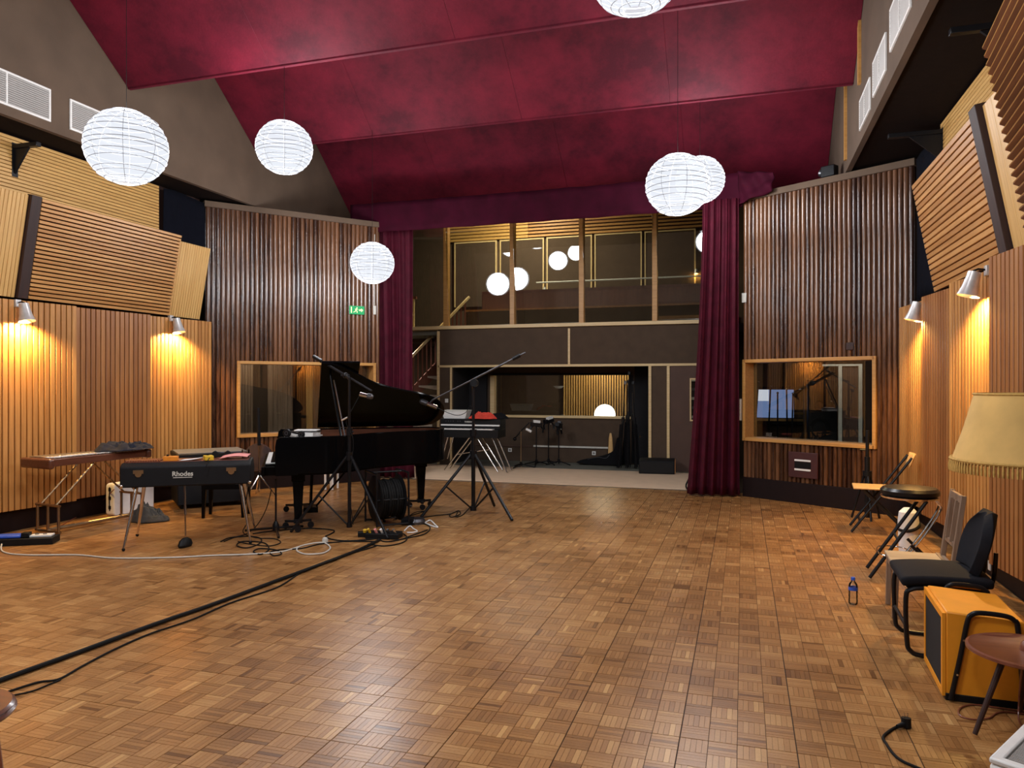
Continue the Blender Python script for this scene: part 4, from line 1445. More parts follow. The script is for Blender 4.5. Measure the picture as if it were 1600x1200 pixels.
sp = thing('studio_loudspeaker', 'black loudspeaker cabinet behind the control room window', 'loudspeaker', ((a.x + b.x) / 2, 12.35, 0.0))
hw = (b.x - a.x) / 2
MB().bb(-hw, hw, 0, 0.4, 0.45, 1.62).build('cabinet', M['tolex'], sp, bevel=0.01)
for z, r in ((0.88, 0.15), (1.22, 0.08)):
    MB().lathe([(r, 0), (r, 0.012), (r * 0.9, 0.014), (r * 0.3, -0.02), (0, 0.0)], 28, (-0.04, -0.002, z), Euler((PI / 2, 0, 0)).to_matrix()).build('cone', M['rubber'], sp)
MB().ball((0.12, -0.03, 1.28), 0.03, 12, 8).build('indicator', M['chrome'], sp)
MB().bb(-hw + 0.05, hw - 0.05, 0.05, 0.35, 0, 0.449).build('plinth', M['blackmetal'], sp)
a, b = onY(1257, 580, 12.7), onY(1262, 580, 12.7)
ds = thing('booth_shelf', 'tan shelf upright between screen and loudspeaker in the control room', 'shelf', (a.x, 12.7, 0))
MB().bb(0, b.x - a.x, 0, 0.3, 0, 2.2).build('side', M['oak'], ds)
MB().bb(b.x - a.x, 0.42, 0.0, 0.3, onY(1275, 607, 12.7).z, onY(1275, 607, 12.7).z + 0.025).build('board', M['oak_red_shaded'], ds)
a, b = onY(1310, 600, 11.9), onY(1345, 600, 11.9)
dr = thing('booth_door_frame', 'white door frame standing in the control room', 'door frame', (a.x, 11.9, 0))
zt_ = onY(1330, 572, 11.9).z
MB().bb(0, 0.05, 0, 0.05, 0, zt_).build('post', M['offwhite'], dr)
MB().bb(b.x - a.x - 0.03, b.x - a.x + 0.02, 0, 0.05, 0, zt_).build('post', M['offwhite'], dr)
MB().bb(-0.22, b.x - a.x + 0.02, 0, 0.05, zt_ + 0.001, zt_ + 0.03).build('lintel', M['offwhite'], dr)
MB().bb(0.06, b.x - a.x - 0.04, 0.02, 0.04, 0.01, zt_ - 0.01).build('leaf', M['brown2'], dr)
MB().tube([(0.09, 0.015, 1.05), (0.09, -0.03, 1.05), (0.14, -0.03, 1.05)], 0.008, 8).build('handle', M['chrome'], dr)

# ================================================================ OBJECTS IN THE HALL
def text_mesh(name, body, size, ext, mat, parent, mw, bold=0.0):
    cu = bpy.data.curves.new(name, 'FONT')
    cu.body = body
    cu.size = size
    cu.extrude = ext
    cu.offset = bold
    cu.align_x = 'CENTER'
    cu.align_y = 'CENTER'
    tmp = bpy.data.objects.new(name, cu)
    C.objects.link(tmp)
    dg = bpy.context.evaluated_depsgraph_get()
    me = bpy.data.meshes.new_from_object(tmp.evaluated_get(dg))
    bpy.data.objects.remove(tmp)
    me.materials.clear()
    me.materials.append(mat)
    return link(name, me, parent, mw=mw)


def offset_poly(poly, d):
    n = len(poly)
    out = []
    for i in range(n):
        p0, p1, p2 = (Vector((*poly[(i + k) % n], 0)) for k in (-1, 0, 1))
        e1, e2 = (p1 - p0).normalized(), (p2 - p1).normalized()
        n1, n2 = Vector((-e1.y, e1.x, 0)), Vector((-e2.y, e2.x, 0))
        b = (n1 + n2)
        b = b / max(0.4, b.dot(n1)) if b.length > 1e-6 else n1
        out.append((p1.x + b.x * d, p1.y + b.y * d))
    return out


def ring(mb, outer, inner, z0, z1):
    n = len(outer)
    vs = [(x, y, z0) for x, y in outer] + [(x, y, z0) for x, y in inner] + [(x, y, z1) for x, y in outer] + [(x, y, z1) for x, y in inner]
    fs = []
    for i in range(n):
        j = (i + 1) % n
        fs += [(i, j, 2 * n + j, 2 * n + i), (n + j, n + i, 3 * n + i, 3 * n + j), (2 * n + i, 2 * n + j, 3 * n + j, 3 * n + i), (j, i, n + i, n + j)]
    return mb.add(vs, fs)


# ---------------------------------------------------------------- grand piano
PO = Vector((-4.70, 6.50, 0))
PA = math.radians(33.8)
piano = thing('grand_piano', 'black concert grand piano with raised lid in front of the left curtain', 'piano', PO, PA)
ctrl = [(0.34, 0.0), (0.62, 0.0), (0.80, 0.06), (1.0, 0.24), (1.22, 0.44), (1.5, 0.58), (1.78, 0.69), (1.97, 0.82), (2.09, 1.0), (2.13, 1.2), (2.09, 1.38), (1.98, 1.49), (1.84, 1.52)]
curve = [(p.x, p.y) for p in smooth_path([(x, y, 0) for x, y in ctrl], 4)]
outl = curve + [(0.34, 1.52)]
inn = offset_poly(outl, 0.05)
mb = MB()
ring(mb, outl, inn, 0.615, 1.0)
mb.build('rim', M['lacquer'], piano, bevel=0.004)
MB().prism(offset_poly(outl, 0.02), 0.60, 0.64).build('bottom_board', M['lacquer'], piano)
inn2 = offset_poly(outl, 0.056)
mb = MB()
ring(mb, offset_poly(outl, 0.0515), offset_poly(outl, 0.062), 0.86, 0.985)
mb.build('inner_rim', M['mahog'], piano)
MB().prism(offset_poly(outl, 0.065), 0.83, 0.865).build('iron_plate', M['gold'], piano)
mb = MB()
for k in range(34):          # strings, fanned
    y = 0.16 + k * 0.036
    xe = 2.0
    for (xa, ya), (xb, yb) in zip(curve[:-1], curve[1:]):
        if ya <= y <= yb or yb <= y <= ya:
            xe = min(xa, xb)
    if xe > 0.9:
        mb.tube([(0.62, y, 0.885), (xe - 0.16, min(1.4, y + 0.05), 0.885)], 0.0015, 4)
mb.build('strings', M['brass'], piano)
# keyboard end: arms, key bed, keys, fall board, key slip
for y0, y1 in ((0.0, 0.06), (1.46, 1.52)):
    MB().prism([(0.13, 0.60), (0.36, 0.60), (0.36, 1.0), (0.17, 1.0), (0.14, 0.97), (0.13, 0.90)], y0, y1, lambda x, z, t_: (x, t_, z)).build('arm', M['lacquer'], piano, bevel=0.006)
MB().bb(0.03, 0.36, 0.061, 1.459, 0.60, 0.695).build('key_bed', M['lacquer'], piano, bevel=0.004)
MB().bb(-0.005, 0.029, 0.0, 1.52, 0.60, 0.700).build('key_slip', M['lacquer'], piano, bevel=0.006)
for y0 in (0.0615, 1.40):
    MB().bb(0.03, 0.22, y0, y0 + 0.058, 0.6955, 0.722).build('cheek_block', M['lacquer'], piano, bevel=0.006)
mb = MB()
kw = (1.398 - 0.121) / 52
for k in range(52):
    mb.bb(0.035, 0.19, 0.121 + k * kw + 0.0006, 0.121 + (k + 1) * kw - 0.0006, 0.6955, 0.728)
mb.build('white_keys', M['white'], piano, smooth=False)
mb = MB()
for k in range(51):
    if (k % 7) in (0, 2, 3, 5, 6):
        y = 0.121 + (k + 1) * kw
        mb.bb(0.085, 0.19, y - 0.005, y + 0.005, 0.7285, 0.740)
mb.build('black_keys', M['lacquer'], piano, smooth=False)
MB().box((0.215, 0.76, 0.81), (0.02, 1.395, 0.17), rot=(0, 0.15, 0)).build('fall_board', M['lacquer'], piano, bevel=0.004)
MB().bb(0.24, 0.60, 0.0615, 1.458, 0.965, 0.985).build('music_desk', M['lacquer'], piano, bevel=0.004)
# lid hinged on the bass side, its front flap folded back over it
TH = math.radians(29.6)


def lidpt(x, wq, t_):
    return (x, 1.525 - wq * math.cos(TH) - t_ * math.sin(TH), 1.004 + wq * math.sin(TH) - t_ * math.cos(TH))


lid_poly = [(x, 1.535 - y) for x, y in offset_poly(outl, -0.012)]
lid_poly = [(max(x, 0.60), max(0.0, q)) for x, q in lid_poly]
clean = []
for p in lid_poly:
    if not clean or (abs(p[0] - clean[-1][0]) + abs(p[1] - clean[-1][1])) > 0.004:
        clean.append(p)
MB().prism(clean, -0.022, 0.0, lidpt).build('lid', M['lacquer'], piano, bevel=0.003)
MB().prism([(0.60, 0.03), (1.01, 0.03), (1.01, 1.53), (0.60, 1.53)], -0.046, -0.024, lidpt).build('lid_flap', M['lacquer'], piano, bevel=0.003)
pr = lidpt(0.70, 1.33, 0.004)
MB().tube([(0.80, 0.085, 0.99), pr], 0.013, 8).build('lid_prop', M['lacquer'], piano)
pr = lidpt(0.74, 1.30, 0.004)
MB().tube([(0.84, 0.11, 0.99), (pr[0], pr[1], pr[2] - 0.05)], 0.008, 8).build('short_prop', M['greymetal'], piano)
for x in (0.9, 1.5):
    MB().tube([(x - 0.04, 1.526, 1.006), (x + 0.04, 1.526, 1.006)], 0.008, 8).build('hinge', M['brass'], piano)
# legs on castor trolleys
for (x, y) in ((0.36, 0.21), (0.36, 1.31), (1.84, 1.2)):
    lg = MB()
    lg.bb(x - 0.07, x + 0.07, y - 0.07, y + 0.07, 0.52, 0.602)
    lg.bar((x, y, 0.52), (x, y, 0.12), 0.115, 0.115, 0.075, 0.075)
    lg.build('leg', M['lacquer'], piano, bevel=0.006)
    tr = MB()
    tr.bb(x - 0.045, x + 0.045, y - 0.045, y + 0.045, 0.075, 0.118)
    for a in (0.5, 0.5 + 2 * PI / 3, 0.5 + 4 * PI / 3):
        tr.bar((x, y, 0.09), (x + 0.15 * math.cos(a), y + 0.15 * math.sin(a), 0.085), 0.035, 0.022)
    cr = tr.build('castor_trolley', M['blackmetal'], piano)
    for a in (0.5, 0.5 + 2 * PI / 3, 0.5 + 4 * PI / 3):
        c_ = Vector((x + 0.15 * math.cos(a), y + 0.15 * math.sin(a), 0.036))
        MB().cyl(c_ - Vector((0, 0.016, 0)), c_ + Vector((0, 0.016, 0)), 0.034, 14).build('castor_wheel', M['blackmetal'], cr)
mb = MB()
mb.bar((0.52, 0.70, 0.61), (0.50, 0.70, 0.16), 0.03).bar((0.52, 0.82, 0.61), (0.50, 0.82, 0.16), 0.03).bb(0.42, 0.58, 0.64, 0.88, 0.10, 0.16)
mb.bar((0.55, 0.76, 0.14), (0.95, 0.76, 0.61), 0.02)
ly = mb.build('pedal_lyre', M['lacquer'], piano)
for k in range(3):
    MB().bb(0.32, 0.42, 0.70 + k * 0.05, 0.725 + k * 0.05, 0.10, 0.115).build('pedal', M['brass'], ly)

PM = Matrix.Translation(PO) @ Matrix.Rotation(PA, 4, 'Z')
# books and headphones on the music desk
bk = thing('score_books', 'stack of white score books on the keyboard end of the piano', 'books', mw=PM @ Matrix.Translation((0.42, 0.30, 0.986)) @ Matrix.Rotation(-0.5, 4, 'Z'))
MB().bb(-0.16, 0.16, -0.13, 0.12, 0, 0.014).build('book', M['paper'], bk, bevel=0.002)
MB().box((0.0, 0.0, 0.032), (0.29, 0.22, 0.034), rot=(0, 0, 0.1)).build('book', M['paper'], bk, bevel=0.002)
MB().box((0.01, 0.01, 0.0545), (0.28, 0.21, 0.010), rot=(0, 0, -0.05)).build('book', M['blackmetal'], bk, bevel=0.002)
MB().box((0.03, 0.02, 0.066), (0.24, 0.18, 0.012), rot=(0, 0, 0.25)).build('book', M['paper'], bk, bevel=0.002)
hp = thing('headphones', 'black headphones lying against the score books on the piano', 'headphones', mw=PM @ Matrix.Translation((0.30, 0.135, 0.987)) @ Matrix.Rotation(-0.55, 4, 'Z'))
for x, z in ((-0.06, 0.045), (0.11, 0.035)):
    MB().cyl((x, -0.018, z), (x, 0.012, z), 0.044 if x < 0 else 0.036, 20).build('ear_cup', M['plastic'], hp, bevel=0.006)
    MB().lathe([(0.022, 0), (0.022, 0.003), (0.012, 0.003), (0.012, 0)], 18, (x, -0.0182, z), Euler((PI / 2, 0, 0)).to_matrix()).build('cup_ring', M['greymetal'], hp)
MB().tube(smooth_path([(-0.06, 0.0, 0.075), (-0.02, 0.01, 0.06), (0.05, 0.0, 0.045), (0.11, 0.0, 0.05)]), 0.010, 8).build('headband', M['plastic'], hp)


# ---------------------------------------------------------------- microphone stands
def tripod_stand(name, label, base, rz, zc, r_leg, zpole, pr=0.016, braces=True, mat=None, feet=(0.3, 2.4, 4.5)):
    mat = mat or M['blackmetal']
    t = thing(name, label, 'microphone stand', (base[0], base[1], 0), rz, group='microphone stands')
    MB().tube([(0, 0, 0.06), (0, 0, zc + 0.25)], pr, 10).build('lower_pole', mat, t)
    MB().tube([(0, 0, zc + 0.25), (0, 0, zpole)], pr * 0.72, 10).build('upper_pole', mat, t)
    MB().cyl((0, 0, zc - 0.05), (0, 0, zc + 0.04), pr * 1.8, 12).build('leg_collar', mat, t)
    MB().cyl((0, 0, zc + 0.21), (0, 0, zc + 0.29), pr * 1.7, 12).tube([(0, 0, zc + 0.25), (0.05, 0, zc + 0.25)], 0.008, 6).build('clamp', mat, t)
    MB().cyl((0, 0, 0.05), (0, 0, 0.10), pr * 1.6, 12).build('brace_collar', mat, t)
    for a in feet:
        ft = Vector((r_leg * math.cos(a), r_leg * math.sin(a), 0.012))
        lg = MB().tube([(pr * math.cos(a), pr * math.sin(a), zc), ft], pr * 0.75, 8).build('leg', mat, t)
        MB().ball((ft.x, ft.y, 0.016), 0.017, 10, 6, 0.9).build('rubber_foot', M['rubber'], lg)
        if braces:
            m_ = Vector((pr * math.cos(a), pr * math.sin(a), zc)).lerp(ft, 0.52)
            MB().tube([(pr * math.cos(a), pr * math.sin(a), 0.075), m_], pr * 0.45, 6).build('brace', mat, t)
    return t


def to_local(t, p):
    m = Matrix.Translation(t.location) @ Matrix.Rotation(t.rotation_euler.z, 4, 'Z')
    return m.inverted() @ Vector(p)


def atd(px, py, d):
    """point seen at this pixel at depth d along the view"""
    r = ray(px, py)
    return Vector((r.x * d, r.y * d, CAMH + r.z * d))


def mic(parent, tip, back, r=0.022, nm='microphone'):
    tip, back = Vector(tip), Vector(back)
    d = (tip - back).normalized()
    L_ = (tip - back).length
    b = MB().tube([back, back + d * L_ * 0.55], r * 0.85, 14).build(nm, M['chrome'], parent)
    MB().tube([back + d * L_ * 0.56, back + d * L_ * 0.6, tip - d * 0.02, tip], [r * 0.9, r * 1.15, r * 1.15, r * 0.6], 14).build('grille', M['greymetal'], b)
    return b


D1 = depth(-3.95, 6.90)
s1 = tripod_stand('microphone_boom_stand', 'tall black boom stand in front of the piano keyboard side', (-3.93, 6.92), 0.0, 0.80, 0.60, 1.62, 0.019,
                  feet=(math.radians(200), math.radians(-22), math.radians(80)))
s1b = to_local(s1, atd(490, 557, D1 + 0.35)), to_local(s1, atd(581, 611, D1 - 0.05))
piv = Vector((0, 0, 1.62))
piv = s1b[0].lerp(s1b[1], 0.56)
MB().tube([(0, 0, 1.60), piv], 0.014, 8).build('swivel_neck', M['blackmetal'], s1)
MB().ball(piv, 0.032, 12, 8).cyl(piv - Vector((0.05, 0, 0)), piv + Vector((0.05, 0, 0)), 0.012, 8).build('swivel_clutch', M['blackmetal'], s1)
MB().tube([s1b[0], piv], 0.015, 8).build('boom_arm', M['blackmetal'], s1)
MB().tube([piv, s1b[1]], 0.013, 8).build('boom_arm', M['blackmetal'], s1)
MB().tube([s1b[0], s1b[0].lerp(piv, 0.25)], 0.021, 10).build('counterweight', M['blackmetal'], s1)
m1 = mic(s1, to_local(s1, atd(583, 621, D1)), to_local(s1, atd(562, 616, D1)), 0.027)
MB().tube(smooth_path([to_local(s1, atd(563, 616, D1)), to_local(s1, atd(550, 640, D1 - .03)), to_local(s1, atd(541, 660, D1 - .03)), to_local(s1, atd(552, 690, D1 - .03)), to_local(s1, atd(546, 760, D1 - 0.03)),
                       to_local(s1, atd(552, 820, D1 - 0.05))]), 0.004, 6).build('microphone_cable', M['rubber'], s1)
p_ = to_local(s1, atd(543, 652, D1 - .05))
MB().tube([p_, to_local(s1, atd(534, 657, D1 - .05))], 0.012, 8).build('cable_connector', M['chrome'], s1)

D2 = depth(-3.05, 8.28)
s2 = tripod_stand('microphone_boom_stand', 'tall black boom stand between the piano tail and the stage', (-3.05, 8.28), 0.0, 0.72, 0.62, 1.55, 0.024,
                  feet=(math.radians(215), math.radians(-25), math.radians(85)))
q0, q1 = to_local(s2, atd(676, 625, D2 + 0.1)), to_local(s2, atd(821, 551, D2 - 0.25))
f_ = 0.46
piv = q0.lerp(q1, f_)
MB().tube([(0, 0, 1.54), piv], 0.016, 8).build('swivel_neck', M['blackmetal'], s2)
MB().cyl(piv - Vector((0.0, 0.03, 0.05)), piv + Vector((0, 0.03, -0.05)), 0.045, 18).build('swivel_clutch', M['blackmetal'], s2)
MB().tube([q0, piv], 0.010, 8).build('boom_arm', M['greymetal'], s2)
MB().tube([piv, q1], 0.012, 8).build('boom_arm', M['greymetal'], s2)
MB().tube([piv.lerp(q1, 0.76), piv.lerp(q1, 0.9)], 0.024, 12).build('counterweight', M['blackmetal'], s2)
mic(s2, to_local(s2, atd(656, 626, D2 + 0.12)), to_local(s2, atd(683, 637, D2 + 0.1)), 0.029)
MB().tube([q0, to_local(s2, atd(672, 630, D2 + 0.1))], 0.012, 8).build('microphone_clip', M['blackmetal'], s2)
MB().tube(smooth_path([to_local(s2, atd(683, 637, D2 + .1)), to_local(s2, atd(700, 645, D2)), to_local(s2, atd(715, 649, D2)), to_local(s2, atd(727, 645, D2)), to_local(s2, atd(737, 636, D2 - .03)),
                       to_local(s2, atd(739, 690, D2 - .04)), to_local(s2, atd(739, 770, D2 - .05)), to_local(s2, fl(735, 797, 0.01))]), 0.004, 6).build('microphone_cable', M['rubber'], s2)

# ---------------------------------------------------------------- electric piano
RO = Vector((-5.56, 5.54, 0))
RA_ = math.radians(33.0)
rh = thing('electric_piano', 'black stage electric piano on splayed chrome legs seen from behind', 'electric piano', RO, RA_)
LR = 1.16
body = [(0.0, 0.575), (0.55, 0.575), (0.55, 0.70), (0.40, 0.80), (0.06, 0.80), (0.0, 0.765)]
MB().prism(body, 0.0, LR, lambda y, z, t_: (t_, y, z)).build('body', M['tolex'], rh, bevel=0.012)
MB().bb(0.03, LR - 0.03, 0.07, 0.40, 0.8005, 0.806).build('lid_top', M['stairwood'], rh, bevel=0.003)
for x in (0.16, 0.98):
    MB().bb(x - 0.045, x + 0.045, -0.008, -0.0005, 0.705, 0.74).lathe([(0, 0), (0.03, 0.0), (0.03, 0.006), (0, 0.006)], 16, (x, -0.001, 0.703), Euler((PI / 2, 0, 0)).to_matrix()).build('latch', M['chrome'], rh)
for x in (0.012, LR - 0.012):
    MB().ball((x, 0.012, 0.59), 0.02, 10, 8).build('corner_cap', M['chrome'], rh)
text_mesh('logo_lettering', 'Rhodes', 0.062, 0.0015, M['offwhite'], rh, Matrix.Translation((0.545, -0.0025, 0.692)) @ Matrix.Rotation(PI / 2, 4, 'X'), 0.0012)
MB().bb(0.46, 0.63, -0.0035, -0.0005, 0.655, 0.661).build('logo_underline', M['offwhite'], rh)
mb = MB()
for k in range(14):
    mb.tube([(0.035 + k * 0.022, 0.08, 0.812), (0.035 + k * 0.022, 0.30, 0.812)], 0.009, 8)
mb.build('ribbed_cable_cover', M['redwood'], rh)
for (x, y, dx, dy) in ((0.13, 0.08, -0.08, -0.16), (0.13, 0.46, -0.10, 0.16), (LR - 0.10, 0.08, 0.10, -0.14), (LR - 0.10, 0.46, 0.10, 0.17)):
    lg = MB().tube([(x, y, 0.58), (x + dx * 0.55, y + dy * 0.55, 0.26), (x + dx, y + dy, 0.02)], [0.019, 0.015, 0.010], 12).build('leg', M['chrome'], rh)
    MB().ball((x + dx, y + dy, 0.016), 0.016, 10, 6).build('rubber_foot', M['rubber'], lg)
rod = MB().tube([(0.56, 0.03, 0.576), (0.57, -0.01, 0.10)], 0.008, 8).build('pedal_rod', M['chrome'], rh)
MB().tube([(0.564, 0.02, 0.40), (0.568, 0.0, 0.30)], 0.011, 8).build('rod_sleeve', M['chrome'], rod)
pd = MB().lathe([(0, 0), (0.055, 0.0), (0.062, 0.02), (0.05, 0.06), (0.02, 0.085), (0, 0.085)], 18, (0, 0, 0)).build('sustain_pedal', M['plastic'], rh, mw=Matrix.Translation((0.572, -0.03, 0.004)) @ Matrix.Rotation(-0.5, 4, 'Z') @ Matrix.Diagonal((0.72, 1.5, 1.0, 1)))
RM = Matrix.Translation(RO) @ Matrix.Rotation(RA_, 4, 'Z')
ZR = 0.8065
o = thing('effect_pedal', 'orange effect pedal on the electric piano', 'effect pedal', mw=RM @ Matrix.Translation((0.42, 0.14, ZR)))
MB().bb(-0.065, 0.065, -0.04, 0.04, 0, 0.045).build('case', M['orangebox'], o, bevel=0.004)
MB().cyl((-0.03, 0.01, 0.0455), (-0.03, 0.01, 0.06), 0.012, 12).build('knob', M['plastic'], o)
o = thing('effect_pedal', 'yellow effect pedal with a cable on the electric piano', 'effect pedal', mw=RM @ Matrix.Translation((0.76, 0.12, ZR)) @ Matrix.Rotation(0.3, 4, 'Z'))
MB().bb(-0.04, 0.04, -0.055, 0.05, 0, 0.045).build('case', M['yellow'], o, bevel=0.004)
MB().cyl((0, 0.02, 0.0455), (0, 0.02, 0.06), 0.012, 12).build('knob', M['plastic'], o)
MB().tube(smooth_path([(0.0, -0.056, 0.025), (-0.02, -0.11, 0.02), (-0.04, -0.15, -0.02), (-0.06, -0.155, -0.07)]), 0.004, 6).build('cable', M['rubber'], o)
tag(MB().grid(lambda u, v: RM @ Vector((0.50 + 0.17 * u + 0.03 * v, 0.10 + 0.15 * v, ZR + 0.004 + 0.015 * u * u)), 8, 4).build('paper_sheet', M['paper'], solid=0.002),
    'white paper sheet between the two pedals', 'paper')
tag(MB().grid(lambda u, v: RM @ Vector((0.86 + 0.26 * u + 0.02 * v, 0.10 + 0.20 * v, ZR + 0.012 + 0.022 * math.sin(u * 2.6) + 0.012 * v)), 10, 4).build('paper_sheet', M['pink'], solid=0.002),
    'pink paper sheet on the right end of the electric piano', 'paper')
o = thing('headphones', 'dark headphones lying behind the pink sheet', 'headphones', mw=RM @ Matrix.Translation((0.86, 0.33, ZR)))
for x in (-0.06, 0.06):
    MB().cyl((x, -0.014, 0.035), (x, 0.014, 0.035), 0.034, 18).build('ear_cup', M['plastic'], o, bevel=0.005)
MB().tube(smooth_path([(-0.06, 0, 0.066), (-0.04, 0.05, 0.05), (0.04, 0.05, 0.05), (0.06, 0, 0.066)]), 0.008, 8).build('headband', M['greymetal'], o)
o = tag(MB().lathe([(0, 0), (0.035, 0), (0.038, 0.08), (0.035, 0.08), (0.032, 0.005), (0, 0.005)], 18).build('drinking_glass', M['clear'], mw=RM @ Matrix.Translation((1.09, 0.30, ZR))), 'clear glass at the right end of the electric piano', 'glass')

# bench behind it
bp = fl(354, 806)
bn = thing('piano_bench', 'black bench with a dark red padded top behind the electric piano', 'bench', (bp.x, bp.y, 0), math.radians(22))
MB().bb(-0.25, 0.25, -0.16, 0.16, 0.395, 0.435).build('padded_top', M['felt'], bn, bevel=0.015, seg=3)
MB().bb(-0.24, 0.24, -0.15, 0.15, 0.33, 0.394).build('apron', M['lacquer'], bn, bevel=0.004)
for x in (-0.215, 0.215):
    for y in (-0.125, 0.125):
        MB().bar((x, y, 0.33), (x * 1.04, y * 1.04, 0.0), 0.045, 0.045, 0.03, 0.03).build('leg', M['lacquer'], bn)

# black case behind
bp = fl(330, 782)
bx_ = thing('flight_case', 'big black flight case with a grey lid behind the electric piano', 'case', (-6.58, 8.10, 0), math.radians(48))
MB().bb(-0.48, 0.36, -0.36, 0.34, 0.05, 0.62).build('body', M['tolex'], bx_, bevel=0.01)
MB().bb(-0.49, 0.37, -0.37, 0.35, 0.621, 0.68).build('lid', M['plastic'], bx_, bevel=0.01)
MB().bb(-0.47, 0.35, -0.35, 0.33, 0.6805, 0.690).build('lid_sheet', M['grey_lid'], bx_, bevel=0.003)
for x in (-0.42, 0.30):
    for y in (-0.30, 0.28):
        MB().cyl((x - 0.014, y, 0.025), (x + 0.014, y, 0.025), 0.025, 12).build('castor', M['rubber'], bx_)
for x in (-0.25, 0.12):
    MB().bb(x - 0.04, x + 0.04, -0.372, -0.361, 0.55, 0.61).build('latch', M['greymetal'], bx_)

# ---------------------------------------------------------------- vibraphone by the left wall
v0, v1 = Vector((-6.86, 5.80, 0)), Vector((-6.70, 6.96, 0))
vb = thing('vibraphone', 'wooden vibraphone with metal bars on a tubular stand by the left wall', 'vibraphone', ((v0 + v1) / 2), math.atan2((v1 - v0).y, (v1 - v0).x))
LV = (v1 - v0).length / 2
ZV = 0.80
for sgn in (-1, 1):
    MB().bar((-LV, sgn * 0.20, ZV - 0.05), (LV, sgn * 0.12, ZV - 0.05), 0.03, 0.075).build('side_rail', M['mahog'], vb, bevel=0.006)
MB().bb(-LV - 0.04, -LV + 0.02, -0.24, 0.24, ZV - 0.11, ZV - 0.005).build('end_block', M['mahog'], vb, bevel=0.02)
MB().bb(LV - 0.02, LV + 0.05, -0.16, 0.16, ZV - 0.10, ZV - 0.005).build('end_block', M['mahog'], vb, bevel=0.02)
me = MB().bb(-0.015, 0.015, -1, 1, 0, 0.012).mesh('tone_bar', M['steelbar'])
nb = 26
for k in range(nb):
    x = -LV + 0.05 + (2 * LV - 0.1) * k / (nb - 1)
    o = link('tone_bar', me, vb, bevel=0.003, seg=1)
    o.location = (x, 0, ZV - 0.008)
    o.scale = (1, 0.20 - 0.07 * k / nb, 1)
for k, sx in enumerate((-1, 1)):
    x = sx * (LV - 0.10)
    for y in (-0.17, 0.0, 0.17):
        MB().tube([(x, y, 0.03), (x, y, 0.30)], 0.014, 8).build('post', M['brass'], vb)
    MB().tube([(x, -0.19, 0.30), (x, 0.19, 0.30)], 0.014, 8).build('cross_tube', M['brass'], vb)
    MB().tube([(x, -0.19, 0.03), (x, 0.19, 0.03)], 0.018, 8).build('foot_tube', M['brass'], vb)
    for y in (-0.12, 0.12):
        MB().tube([(x, y, 0.30), (sx * (LV - 0.52), y, ZV - 0.10)], 0.011, 8).build('brace', M['brass'], vb)
MB().tube([(-LV + 0.10, 0, 0.045), (LV - 0.10, 0, 0.045)], 0.020, 10).build('floor_tube', M['brass'], vb)


def cloth_lump(name, label, cat, mw, sx, sy, h, mat, seed, rough=0.35, mats2=None):
    off = Vector((seed * 3.7, seed * 1.3, seed * 7.1))

    def fn(u, v):
        a = 2 * PI * u
        r = v
        k = 1 + 0.30 * noise.noise(Vector((math.cos(a) * 1.6, math.sin(a) * 1.6, seed)))
        x, y = r * k * math.cos(a), r * k * math.sin(a)
        q = Vector((x, y, 0)) + Vector((noise.noise(Vector((x * 2, y * 2, 5)) + off), noise.noise(Vector((x * 2, y * 2, 9)) + off), 0)) * 0.35
        z = h * (1 - r ** 3) * (0.62 + 0.75 * noise.noise(q * 0.9 + off))
        rid = 1 - abs(noise.noise(Vector((q.x * 3.4, q.y * 1.6, 2)) + off)) * 2
        rid2 = 1 - abs(noise.noise(Vector((q.x * 2.2, q.y * 6.0, 7)) + off)) * 2
        z += h * rough * (0.55 * rid + 0.35 * rid2 - 0.45) * (1 - r ** 5)
        return mw @ Vector((x * sx, y * sy, max(0.004, z + 0.006)))
    o = MB().grid(fn, 84, 30).build(name, mat, ang=80)
    m = o.modifiers.new('solid', 'SOLIDIFY')
    m.thickness = 0.004
    m.offset = -1
    return tag(o, label, cat)


VM = Matrix.Translation((v0 + v1) / 2) @ Matrix.Rotation(math.atan2((v1 - v0).y, (v1 - v0).x), 4, 'Z')
cloth_lump('folded_jacket', 'navy jacket thrown over the right end of the vibraphone', 'jacket', VM @ Matrix.Translation((0.38, -0.03, ZV + 0.006)), 0.34, 0.22, 0.13, M['navy_cloth'], 2, 0.7)
p = fl(228, 815)
cloth_lump('cloth_bag', 'crumpled dark grey cloth bag on the floor behind the electric piano leg', 'bag', Matrix.Translation((p.x, p.y + 0.05, 0.001)) @ Matrix.Rotation(0.2, 4, 'Z'), 0.22, 0.17, 0.19, M['grey_cloth'], 5, 0.5)
# white rounded case
wc = thing('white_hard_case', 'white rounded hard case standing behind the vibraphone stand', 'case', (-7.06, 7.20, 0), math.radians(84))
rr = []
for cx, cz, a0 in ((0.24, 0.04, -90), (0.24, 0.34, 0), (-0.24, 0.34, 90), (-0.24, 0.04, 180)):
    for k in range(6):
        a = math.radians(a0 + 18 * k)
        rr.append((cx + 0.04 * math.cos(a), cz + 0.04 * math.sin(a)))
MB().prism([(x, z + 0.0) for x, z in rr], -0.07, 0.07, lambda x, z, t_: (x, t_, z)).build('shell', M['white'], wc, bevel=0.012)
for z in (0.10, 0.21, 0.31):
    MB().bb(-0.284, -0.2805, -0.02, 0.02, z - 0.02, z + 0.02).build('latch', M['blackmetal'], wc)
MB().tube([(-0.282, 0, 0.06), (-0.29, 0, 0.20), (-0.282, 0, 0.34)], 0.006, 6).build('strap', M['blackmetal'], wc)
